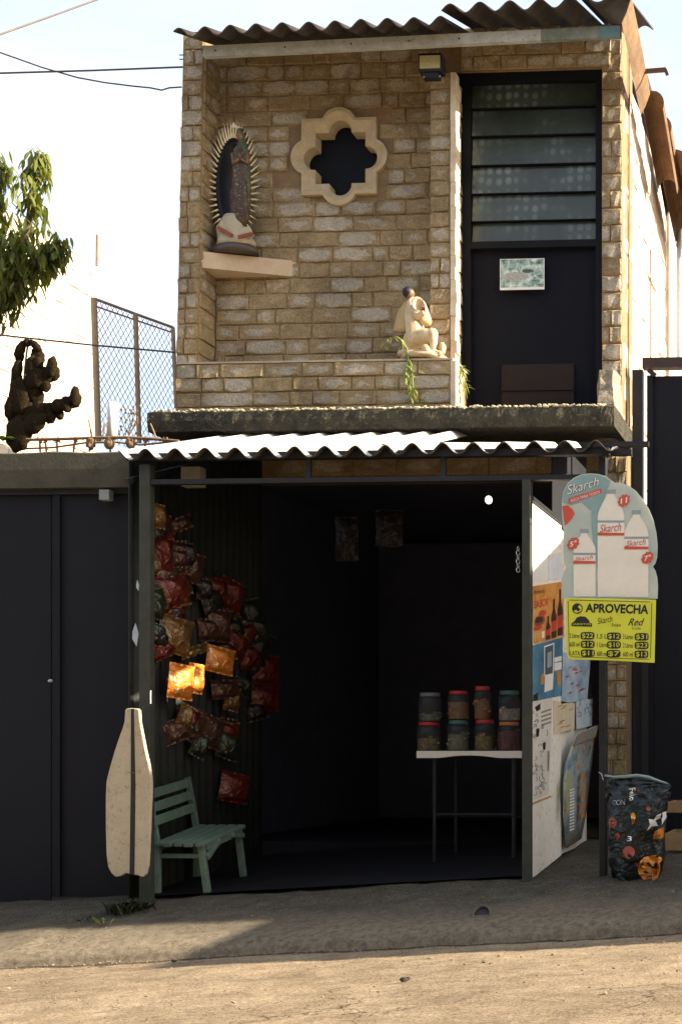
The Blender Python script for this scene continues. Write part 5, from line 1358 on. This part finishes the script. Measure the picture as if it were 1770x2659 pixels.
# clip strips they hang from
strip = None
for k, (px, y0, y1) in enumerate(((430, 1290, 1800), (560, 1480, 1960), (662, 1560, 1860))):
    c0 = PX(px, y0, XW2 + .03); c1 = PX(px, y1, XW2 + .03); c1.y = c0.y; c1.x = c0.x
    tag(G().box((c0.x - .003, c0.y - .01, c1.z), (c0.x + .003, c0.y + .01, c0.z)).build("clip_strip", DARKM), ["dark hanging clip strip nearest the street post", "dark hanging clip strip behind the sunlit bags", "dark hanging clip strip farthest back on the left wall"][k], "strip")
# white vertical tag beside the post
tg = PX(391, 1810, XL + .05); tag(G().box((tg.x, tg.y - .004, tg.z - .035), (tg.x + .002, tg.y + .004, tg.z + .035)).build("price_tag", WHITEP), "narrow pale tag standing beside the left post", "tag")

# ------------------------------------------------------------------ ironing board leaning at the post
YI = 6.30; Zi = 1568 / 430.0
def zi(x, y): return (250 + x / Zi, 1820 + y / Zi)
ib = thing("ironing_board", P(333, 2285, YI), "cream ironing board shaped plank with a black centre stripe hung on the left gate", "board")
OUTI = [(272, 85), (285, 72), (330, 68), (390, 72), (408, 88), (416, 200), (440, 330), (470, 480), (500, 610), (518, 720), (522, 850), (514, 1000), (505, 1250), (498, 1420), (490, 1560), (470, 1640), (440, 1672), (400, 1655), (350, 1645), (280, 1632), (230, 1660), (180, 1668), (140, 1630), (110, 1570), (95, 1450), (88, 1200), (88, 900), (95, 760), (125, 640), (165, 500), (210, 360), (250, 250), (266, 190)]
IBM = M("worn_cream_cloth", (0.56, 0.48, 0.35), (0.45, 0.38, 0.26), 9, 0.9, 0.5, 160, spots=(0.36, 0.29, 0.19))
g = G().prism([P(*zi(x, y), YI) for x, y in OUTI], (0, .022, 0)); g.build("board", IBM, ib, bevel=.006)
G().prism([P(*zi(x, y), YI - .0015) for x, y in ((330, 74), (358, 74), (372, 800), (362, 1640), (316, 1640), (328, 800))], (0, .001, 0)).build("stripe", INK, ib)
G().tube([P(*zi(x, y), YI - .006) for x, y in ((290, 668), (305, 676), (330, 680), (362, 682))], .002, 6).build("clasp", WIRE, ib)
G().bar(P(*zi(340, 700), YI + .03), P(*zi(340, 1300), YI + .2), .02, .02).build("prop", DARKM, ib)

# ------------------------------------------------------------------ green slat bench
YB1, YB2 = 6.52, 7.06
bz = walk_z(-3.1, 6.6)
bench = thing("slat_bench", (-3.1, 6.95, bz), "small mint green slatted wooden bench along the porch's left wall", "bench")
bf = P(547, 2331, YB1); zs_ = P(460, 2186, YB1).z
bx0, bx1 = P(400, 2186, YB1).x, P(537, 2186, YB1).x
nS = 5
for i in range(nS):
    x0 = bx0 + (bx1 - bx0) * i / nS + .006; x1 = bx0 + (bx1 - bx0) * (i + 1) / nS - .006
    G().box((x0, YB1 - .03 - .012 * (i % 2), zs_ - .022), (x1, YB2 + .02, zs_)).build("seat_slat", BENCHG, bench, bevel=.004)
for i in range(3):
    z = P(400, 2135 - i * 34, YB1).z
    G().bar((bx0 - .01 - .02 * i, YB1 - .02, z), (bx0 - .01 - .02 * i, YB2, z), .016, .052).build("back_slat", BENCHG, bench, bevel=.003)
for Y in (YB1 + .01, YB2 - .03):
    zg = walk_z(-3.1, Y) - .01
    G().bar((bx0 + .015, Y, zg), (bx0 + .015, Y, zs_ - .022), .034, .034).build("leg", BENCHG, bench, bevel=.003)
    G().bar((bx1 - .0, Y, zg), (bx1 - .035, Y, zs_ - .022), .034, .034).build("leg", BENCHG, bench, bevel=.003)
    G().bar((bx0 + .034, Y + .005, zg + .20), (bx1 - .03, Y + .005, zg + .20), .02, .022).build("stretcher", BENCHG, bench)
    G().bar((bx0 + .0, Y + .03, zs_ - .02), (bx0 - .055, Y + .03, P(400, 2052, YB1).z), .03, .028).build("back_post", BENCHG, bench)
    G().bar((bx1 - .005, Y + .0, zg + .19), (bx1 - .005, Y + (.16 if Y < 6.8 else -.16), zs_ - .024), .026, .026).build("brace", BENCHG, bench, bevel=.003)
G().box((bx0 + .01, YB1 + .03, zs_ - .05), (bx0 + .03, YB2 - .02, zs_ - .023)).box((bx1 - .03, YB1 + .03, zs_ - .05), (bx1 - .01, YB2 - .02, zs_ - .023)).build("apron", BENCHG, bench)
for o in bench.children:                     # the bench stands slightly askew on the sloping floor
    for v in o.data.vertices:
        wy = v.co.y + WLOC[o].y
        v.co.z += .11 * (wy - YB1) * min(1, max(0, (v.co.z + WLOC[o].z - bz) / .2)); v.co.x -= .10 * (wy - YB1)

# ------------------------------------------------------------------ folding table with candy jars
YT = 7.15
tx0, tx1 = P(1081, 1955, YT).x, P(1353, 1955, YT).x
ztt = P(1200, 1950, YT).z
tab = thing("folding_table", ((tx0 + tx1) / 2, YT + .2, walk_z(-2.2, 7.3)), "white plastic folding table top with scalloped skirt inside the shop", "table")
g = G(); rows = []
xs = lin(tx0, tx1, 24)
top = [(x, ztt) for x in xs]; bot = []
for i, x in enumerate(xs):
    t = abs(i / 24 * 2 - 1); d = .041 if t > .55 else .026 + .015 * (t / .55) ** 2
    bot.append((x, ztt - d))
poly = [Vector((x, YT, z)) for x, z in top] + [Vector((x, YT, z)) for x, z in reversed(bot)]
G().prism(poly, (0, .018, 0)).build("skirt", WHITEP, tab)
G().box((tx0, YT + .019, ztt - .02), (tx1, YT + .5, ztt)).build("table_top", WHITEP, tab, bevel=.004)
zt0 = walk_z(-2.2, YT) - .01
for x in (tx0 + .09, tx1 - .06):
    for Y in (YT + .05, YT + .45): G().tube([(x, Y, zt0), (x, Y, ztt - .02)], .012, 8).build("leg", DARKM, tab)
    G().tube([(x, YT + .05, zt0 + .28), (x, YT + .45, zt0 + .28)], .008, 6).build("stretcher", DARKM, tab)
G().tube([(tx0 + .09, YT + .05, zt0 + .3), (tx1 - .06, YT + .05, zt0 + .3)], .008, 6).build("crossbar", DARKM, tab)
def jar_shell():
    m, nt, b = new_mat("clear_jar_plastic")
    tr = node(nt, "ShaderNodeBsdfTransparent"); tr.inputs[0].default_value = (.82, .86, .86, 1)
    b.inputs["Base Color"].default_value = (.10, .11, .12, 1); b.inputs["Roughness"].default_value = .12
    mx = node(nt, "ShaderNodeMixShader"); mx.inputs[0].default_value = .22
    nt.links.new(tr.outputs[0], mx.inputs[1]); nt.links.new(b.outputs[0], mx.inputs[2]); nt.links.new(mx.outputs[0], nt.nodes["Material Output"].inputs[0]); return m
JSH = jar_shell()
def candy(name, a, b, c): return mottled(name, [(0.34, a), (0.46, b), (0.56, c), (0.68, a)], 38, len(name))
LIDR = M("red_lid", (0.36, 0.03, 0.03), None, 12, .5, 0); LIDG = M("grey_lid", (0.14, 0.16, 0.16), None, 12, .5, 0); LIDD = M("teal_lid", (0.05, 0.13, 0.13), None, 12, .5, 0); LIDO = M("amber_lid", (0.40, 0.16, 0.06), None, 12, .5, 0)
CN = [candy("mixed_sweets_a", (0.252, 0.084, 0.030), (0.270, 0.192, 0.048), (0.060, 0.036, 0.024)), candy("mixed_sweets_b", (0.240, 0.120, 0.036), (0.210, 0.198, 0.072), (0.096, 0.132, 0.120)), candy("gold_sweets", (0.288, 0.198, 0.042), (0.240, 0.156, 0.030), (0.084, 0.054, 0.018)), candy("crimson_sweets", (0.240, 0.024, 0.030), (0.180, 0.018, 0.030), (0.072, 0.012, 0.018)),
      candy("pale_sweets", (0.132, 0.132, 0.102), (0.180, 0.168, 0.120), (0.060, 0.066, 0.060)), candy("orange_sweets", (0.300, 0.120, 0.030), (0.252, 0.060, 0.024), (0.204, 0.180, 0.060)), candy("red_gold_sweets", (0.330, 0.132, 0.036), (0.300, 0.054, 0.030), (0.210, 0.144, 0.048)), candy("white_sweets", (0.420, 0.372, 0.312), (0.360, 0.300, 0.252), (0.252, 0.216, 0.180))]
jars = [(1113, 1950, 62, 76, CN[0], LIDR, .55, "bottom jar of brown sweets with red lid, far left of the jar table"), (1190, 1950, 58, 80, CN[1], LIDD, .7, "bottom jar of mixed sweets with teal lid, second from left"), (1258, 1950, 54, 82, CN[2], LIDR, .62, "bottom jar of golden sweets with red lid, third from left"), (1321, 1950, 60, 76, CN[3], LIDO, .85, "bottom jar of crimson sweets with amber lid beside the post"),
        (1116, 1873, 60, 76, CN[4], LIDG, .32, "upper jar nearly empty with grey lid, far left of the jar table"), (1190, 1868, 56, 76, CN[5], LIDR, .78, "upper jar of orange sweets with red lid, second from left"), (1252, 1868, 44, 88, CN[6], LIDR, .75, "tallest upper jar of red and gold sweets with bright red lid"), (1322, 1872, 58, 80, CN[7], LIDD, .52, "upper jar half full of white sweets with teal lid beside the post")]
kj = (YT + .12) / F
for (x, yb, w, h, cm, lm, fill, lab) in jars:
    c = P(x, yb, YT + .12); z0 = ztt + .001 if yb == 1950 else ztt + (1950 - yb) * kj
    hh = h * kj; r = w * kj / 2
    t = thing("candy_jar", (c.x, YT + .12, z0), lab, "jar", "candy jars on the folding table")
    def rj(r_, z): return [(c.x + r_ * math.cos(a), YT + .12 + r_ * math.sin(a), z) for a in [2 * math.pi * k / 20 for k in range(20)]]
    G().rings([rj(r * .92, z0 + .001), rj(r, z0 + .008), rj(r, z0 + hh * .80), rj(r * .78, z0 + hh * .88)], True).build("shell", JSH, t, True)
    cg = G(); cr = random.Random(int(x + yb))
    cg.rings([rj(r * .9, z0 + .004), rj(r * .93, z0 + .01), rj(r * .93, z0 + hh * .8 * fill * .95), rj(r * .6, z0 + hh * .8 * fill)], True)
    for k in range(26): 
        a = cr.uniform(0, 6.28); q = r * .9 * math.sqrt(cr.uniform(.5, 1)); cg.ell((c.x + q * math.cos(a), YT + .12 + q * math.sin(a), z0 + .01 + hh * .76 * fill * cr.uniform(.05, 1)), (.014, .014, .010), None, 7, 5, .1)
    cg.build("sweets", cm, t)
    G().rings([rj(r * .84, z0 + hh * .87), rj(r * .86, z0 + hh * .89), rj(r * .86, z0 + hh * .99), rj(r * .80, z0 + hh)], True).build("lid", lm, t, True)

# lit bulb inside
bulb = thing("light_bulb", P(1268, 1300, 7.3), "small lit bulb hanging inside the dark shop", "bulb")
em, nt, b = new_mat("lit_bulb_glass"); b.inputs["Emission Color"].default_value = (1, .93, .70, 1); b.inputs["Emission Strength"].default_value = 1.2; b.inputs["Base Color"].default_value = (.8, .8, .7, 1)
bc = P(1268, 1298, 7.3); G().ell(bc, (.021, .021, .024), None, 14, 10).build("globe", em, bulb, True)
G().tube([bc + Vector((0, 0, .022)), bc + Vector((0, 0, .05))], .011, 8).build("socket", DARKM, bulb)
G().tube([bc + Vector((0, 0, .05)), bc + Vector((0, 0, .30))], .003, 6).build("cord", DARKM, bulb)
# chain by the post
ch_ = thing("hanging_chain", P(1345, 1490, 6.5), "short chain hanging inside beside the right post", "chain")
for k in range(6):
    c = P(1344, 1425 + k * 11, 6.55); n = 10
    pts = [c + Vector((.008 * math.cos(2*math.pi*i/n) * (1 if k % 2 else .3), .008 * math.cos(2*math.pi*i/n) * (.3 if k % 2 else 1), .013 * math.sin(2*math.pi*i/n))) for i in range(n + 1)]
    G().tube(pts, .003, 5).build("link", bpy.data.materials["worn_steel"], ch_)
# dim goods deeper inside the shop
DG = [("dark", 900, 1400, 60, 110, "dim packet hanging high in the dark shop, left of its twin"), ("dark", 1010, 1372, 70, 90, "dim packet hanging high in the dark shop, right of its twin")]
for kind, x, y, w, h, lab in DG:
    c = P(x, y, 8.6); pillow("snack_bag", c, w * 8.6 / F, h * 8.6 / F, .05, BM[kind], lab, (0, 0, .1), axis='Y')

# ------------------------------------------------------------------ right side: pet food bag, crates, gate
YPB = 6.3; Z7 = 3.564
def z7(x, y): return (1330 + x / Z7, 1700 + y / Z7)
pb_ = thing("pet_food_bag", P(1650, 2316, YPB), "tall dark teal pet food bag with orange lower corner beside the porch post", "bag")
BAGM = bag_mat("teal_black_film", (0.010, 0.017, 0.018), (0.006, 0.009, 0.011), (0.022, 0.042, 0.044))
Lb = [(975, 2150), (900, 2060), (868, 1900), (850, 1600), (842, 1350), (838, 1210), (845, 1125)]; Rb = [(1240, 2190), (1370, 2010), (1385, 1800), (1395, 1550), (1420, 1380), (1440, 1260), (1450, 1195)]
rings_ = []; nb_ = 28
for j, (l, r) in enumerate(zip(Lb, Rb)):
    lx, ly = z7(*l); rx, ry = z7(*r); th = (.075, .10, .115, .11, .085, .045, .008)[j]; row = []
    for i in range(nb_):
        a = 2 * math.pi * i / nb_; u = .5 + .5 * math.cos(a)
        c = P(lx + (rx - lx) * u, ly + (ry - ly) * u, YPB)
        wr = .016 * math.sin(5 * a + j * 1.7) + .010 * math.sin(9 * a + j * 2.3)
        row.append(c + Vector((0, .08 - th * math.sin(a) * (1 + .1 * math.sin(3 * a + j)) + wr, wr * .5)))
    rings_.append(row)
full = []
for a, b_ in zip(rings_, rings_[1:]):
    for k in range(4): full.append([p.lerp(q, k / 4) + Vector((.004 * math.sin(i * 2.1 + len(full) * 1.1), .013 * math.sin(i * 1.3 + k * 1.9 + len(full)), 0)) for i, (p, q) in enumerate(zip(a, b_))])
full.append(rings_[-1])
G().rings(full).build("sack", BAGM, pb_, True)
def fB(d): return lambda px, py: P(px, py, YPB - .055 - d)
def on_bag(pts): return [z7(x, y) for x, y in pts]
# prints sit on the bulged film: project onto the sack with a shrinkwrap
sack = pb_.children[0]
def bag_print(name, pts, mat, text=None, sub=3):
    if text: o = text_on(text, on_bag(pts), fB(.06), mat, pb_, name, bold=.01)
    else: o = flat(on_bag(pts), fB(.06), mat, pb_, name)
    bm = bmesh.new(); bm.from_mesh(o.data); bmesh.ops.triangulate(bm, faces=bm.faces)
    bmesh.ops.subdivide_edges(bm, edges=bm.edges, cuts=sub, use_grid_fill=True); bm.to_mesh(o.data); bm.free()
    m = o.modifiers.new("wrap", 'SHRINKWRAP'); m.target = sack; m.wrap_method = 'PROJECT'; m.use_project_y = True; m.use_project_x = False; m.use_project_z = False; m.use_positive_direction = True; m.use_negative_direction = False; m.offset = .0025; m.wrap_mode = 'ABOVE_SURFACE'
    return o
BO = bag_mat("orange_film", (0.62, 0.24, 0.035), (0.42, 0.10, 0.02), (0.75, 0.45, 0.12))
bag_print("orange_panel", [(1120, 1960), (1180, 1890), (1290, 1870), (1330, 1900), (1365, 1990), (1345, 2060), (1250, 2130), (1180, 2120), (1130, 2050)], BO)
bag_print("orange_patch", [(1255, 1720), (1275, 1650), (1340, 1615), (1395, 1615), (1392, 1680), (1330, 1725)], BO)
bag_print("orange_mark", [(1060, 1480), (1085, 1470), (1110, 1500), (1105, 1560), (1075, 1580)], BO)
for cx, cy, r in ((880, 1570, 48), (1050, 1840, 58), (935, 1690, 28), (1225, 1435, 20), (1118, 1265, 14)):
    bag_print("round_seal", [(cx + r * math.cos(a), cy + r * math.sin(a)) for a in [2 * math.pi * k / 16 for k in range(16)]], M("seal_red%d" % cx, (0.38, 0.07, 0.035), None, 40, .5, 0), None, 1)
bag_print("cat_mark", [(1215, 1640), (1240, 1580), (1225, 1530), (1265, 1540), (1290, 1500), (1330, 1480), (1320, 1530), (1280, 1545), (1300, 1600), (1255, 1600)], PRINTW, None, 1)
bag_print("cat_mark", [(1365, 1470), (1385, 1460), (1390, 1560), (1370, 1580)], PRINTW, None, 1)
bag_print("lettering", [(1088, 1240), (1095, 1345), (1045, 1370), (1030, 1250)], PRINTW, "Felo", 1)
bag_print("lettering", [(1035, 1690), (1080, 1690), (1080, 1735), (1035, 1735)], PRINTW, "3", 1)
bag_print("lettering", [(1225, 2020), (1275, 2020), (1270, 2095), (1220, 2095)], PRINTW, "3", 1)
bag_print("lettering", [(880, 1360), (1000, 1345), (1000, 1400), (880, 1400)], GREYT, "CON", 1)
G().tube([P(*z7(x, y), YPB + .075) for x, y in ((850, 1118), (930, 1135), (1040, 1130), (1150, 1118), (1260, 1135), (1340, 1165), (1450, 1200))], [.006, .009, .010, .009, .009, .008, .003], 6).build("folded_rim", M("pale_film_edge", (0.24, 0.32, 0.31), None, 12, .35, .1), pb_, True)
G().tube([P(*z7(x, y), YPB + .07) for x, y in ((790, 1085), (820, 1100), (838, 1160))], .0015, 5).build("string", WHITEP, pb_)

WOOD = M("weathered_pallet_wood", (0.36, 0.24, 0.12), (0.22, 0.14, 0.07), 12, .85, .3)
pal = thing("wooden_crate", P(1790, 2260, 7.2), "weathered wooden slat crate at the right edge behind the pet food bag", "crate")
for (y0, y1) in ((2083, 2110), (2163, 2208), (2230, 2262)):
    a, b_ = P(1715, y0, 7.15), P(1715, y1, 7.15); x1 = P(1900, y0, 7.15).x
    G().box((a.x, 7.15, b_.z), (x1, 7.17, a.z)).build("slat", WOOD, pal)
for x in (1795, 1885):
    a = P(x, 2075, 7.18); G().box((a.x, 7.171, walk_z(a.x, 7.2) - .01), (a.x + .05, 7.20, a.z)).build("upright", WOOD, pal)
    G().box((a.x, 7.55, walk_z(a.x, 7.6) - .01), (a.x + .05, 7.58, a.z)).build("upright", WOOD, pal)
for y0 in (2085, 2165):
    a = P(1722, y0, 7.18); G().box((a.x + .002, 7.201, a.z - .06), (a.x + .022, 7.549, a.z)).build("side_slat", WOOD, pal)
    G().box((a.x, 7.581, a.z - .06), (P(1900, y0, 7.15).x, 7.60, a.z)).build("slat", WOOD, pal)

YRG = 8.12
rgt = thing("right_gate", (P(1740, 1400, YRG).x, YRG, .5), "tall dark steel gate at the right edge beside the house", "gate")
zg_ = 0.45
a, b_ = P(1640, 960, YRG), P(1667, 960, YRG); G().box((a.x, YRG, zg_ - .1), (b_.x, YRG + .06, a.z)).build("gate_post", DARKM, rgt)
gx0 = P(1678, 980, YRG).x
a = P(1667, 931, YRG); bz_ = P(1667, 957, YRG).z
G().box((a.x + .001, YRG - .02, bz_), (1.6, YRG + .05, a.z)).build("head_beam", M("dark_rust_steel", (0.055, 0.035, 0.032), None, 9, .7, .2), rgt)
zt_ = P(1678, 976, YRG).z
for i in range(5):
    x0 = gx0 + i * .5
    G().box((x0, YRG + .01, zg_ - .1), (x0 + .497, YRG + .025, zt_)).build("sheet", GATEM, rgt)
    G().box((x0 + .002, YRG - .012, zg_ - .1), (x0 + .04, YRG + .009, zt_)).build("stile", GATEM, rgt)
a = P(1664, 1310, YRG - .03); G().box((a.x, YRG - .03, zg_ - .1), (P(1684, 1310, YRG).x, YRG - .021, a.z)).build("slit_shade_plate", DARKM, rgt)  # added dark plate, stands in for the shade low in the slit
hx = P(1690, 968, YRG - .01); G().bar(hx + Vector((-.02, 0, .02)), hx + Vector((.025, 0, -.02)), .02, .03).build("hinge", DARKM, rgt)

# drain pipe stub in the kerb apron
dr = thing("drain_pipe", P(1250, 2395, 5.75), "round drain pipe mouth in the sloping kerb", "drain pipe")
d = ray(1250, 2378)
dc = None
for k in range(400):
    q = Vector((0, 0, EYE)) + d * (5.2 + k * .003)
    if q.z <= walk_z(q.x, q.y): dc = q; break
if dc is None: dc = P(1250, 2378, 5.8)
ax = Vector((0, -.80, .60)).normalized(); u_ = Vector((1, 0, 0)); w_ = ax.cross(u_)
def dring(r, t): return [dc + ax * t + (u_ * math.cos(a) * r + w_ * math.sin(a) * r * 1.15) for a in [2 * math.pi * k / 22 for k in range(22)]]
G().rings([dring(.050, -.05), dring(.047, .014), dring(.043, .018), dring(.038, .012), dring(.037, -.05)], False).build("rim", M("grimy_pipe", (0.10, 0.095, 0.085), None, 20, .7, .3), dr, True)
G().add(dring(.0372, .0), [tuple(range(22))]).build("mouth", INK, dr)  # flat black disc, stands in for the shade inside the pipe

# weeds at the foot of the gate
LEAFD = leaf_mat("dark_weed_leaf", (0.035, 0.045, 0.014), (0.018, 0.026, 0.010), 0.2)
def ground_weed(px, py, n, h, label, mat=LEAFL):
    d = ray(px, py); c = None
    for k in range(600):
        q = Vector((0, 0, EYE)) + d * (5.0 + k * .004)
        if q.z <= walk_z(q.x, q.y): c = q; break
    t = thing("kerb_weed", c, label, "weed"); g = G(); rr_ = random.Random(px)
    for k in range(n):
        a = rr_.uniform(0, 6.28); leaf_blade(g, c + Vector((rr_.gauss(0, .035), rr_.gauss(0, .03), -.005)), (math.cos(a) * .6, math.sin(a) * .6, 1.1), rr_.uniform(.5, 1) * h, rr_.uniform(.004, .009), .5, 4)
    g.build("foliage", mat, t, recalc=False)
ground_weed(268, 2395, 7, .10, "tuft of weed with a bright leaf at the kerb under the ironing board")
ground_weed(318, 2370, 70, .19, "dark bushy weed under the ironing board", LEAFD); ground_weed(365, 2360, 60, .15, "dark weed at the foot of the left post", LEAFD); ground_weed(225, 2390, 14, .07, "low dark weed left of the bright tuft", LEAFD)

# ------------------------------------------------------------------ neighbour to the right, out of frame, whose porch shades the pavement
nb2 = thing("neighbour_house", (3.4, 7.5, 0.4), "plain rendered neighbour house with a stepped porch wall up the street", "house")
NBM = M("neighbour_render", (0.74, 0.68, 0.58), (0.66, 0.59, 0.48), 4, .9, .3)
prof = [(6.02, 0.2), (6.02, 3.68), (7.35, 4.22), (8.3, 4.3), (8.3, 0.2)]
G().prism([(2.2, y, z) for y, z in prof], (3.0, 0, 0)).build("wall", NBM, nb2)
G().box((2.18, 5.36, .2), (2.45, 6.018, 2.67)).build("porch_wall", NBM, nb2)
G().box((2.6, 6.0, .5), (3.4, 6.018, 2.5)).build("door", DARKM, nb2); G().box((3.9, 5.99, 1.4), (4.7, 6.018, 2.4)).build("window", M("neighbour_glass", (0.05, 0.06, 0.07), None, 4, .1, 0), nb2)

# unseen house row added behind the camera to cut sky light on the pavement
op = thing("unseen_house_row", (-1.5, -3.5, 0), "unseen house row across the street, added to block low sky light", "house")
OPM = M("opposite_render", (0.30, 0.25, 0.19), (0.24, 0.20, 0.15), 3, .9, .3)
G().box((-14, -7.0, -.8), (9, -2.2, 7.0)).build("wall", OPM, op)
for i in range(6):
    G().box((-13 + i * 3.6, -2.199, .6 + .059 * (-13 + i * 3.6) * .5), (-12 + i * 3.6, -2.17, 2.4)).build("door", DARKM, op)
    G().box((-11.4 + i * 3.6, -2.199, 1.3), (-10.2 + i * 3.6, -2.17, 2.3)).build("window", bpy.data.materials["neighbour_glass"], op)
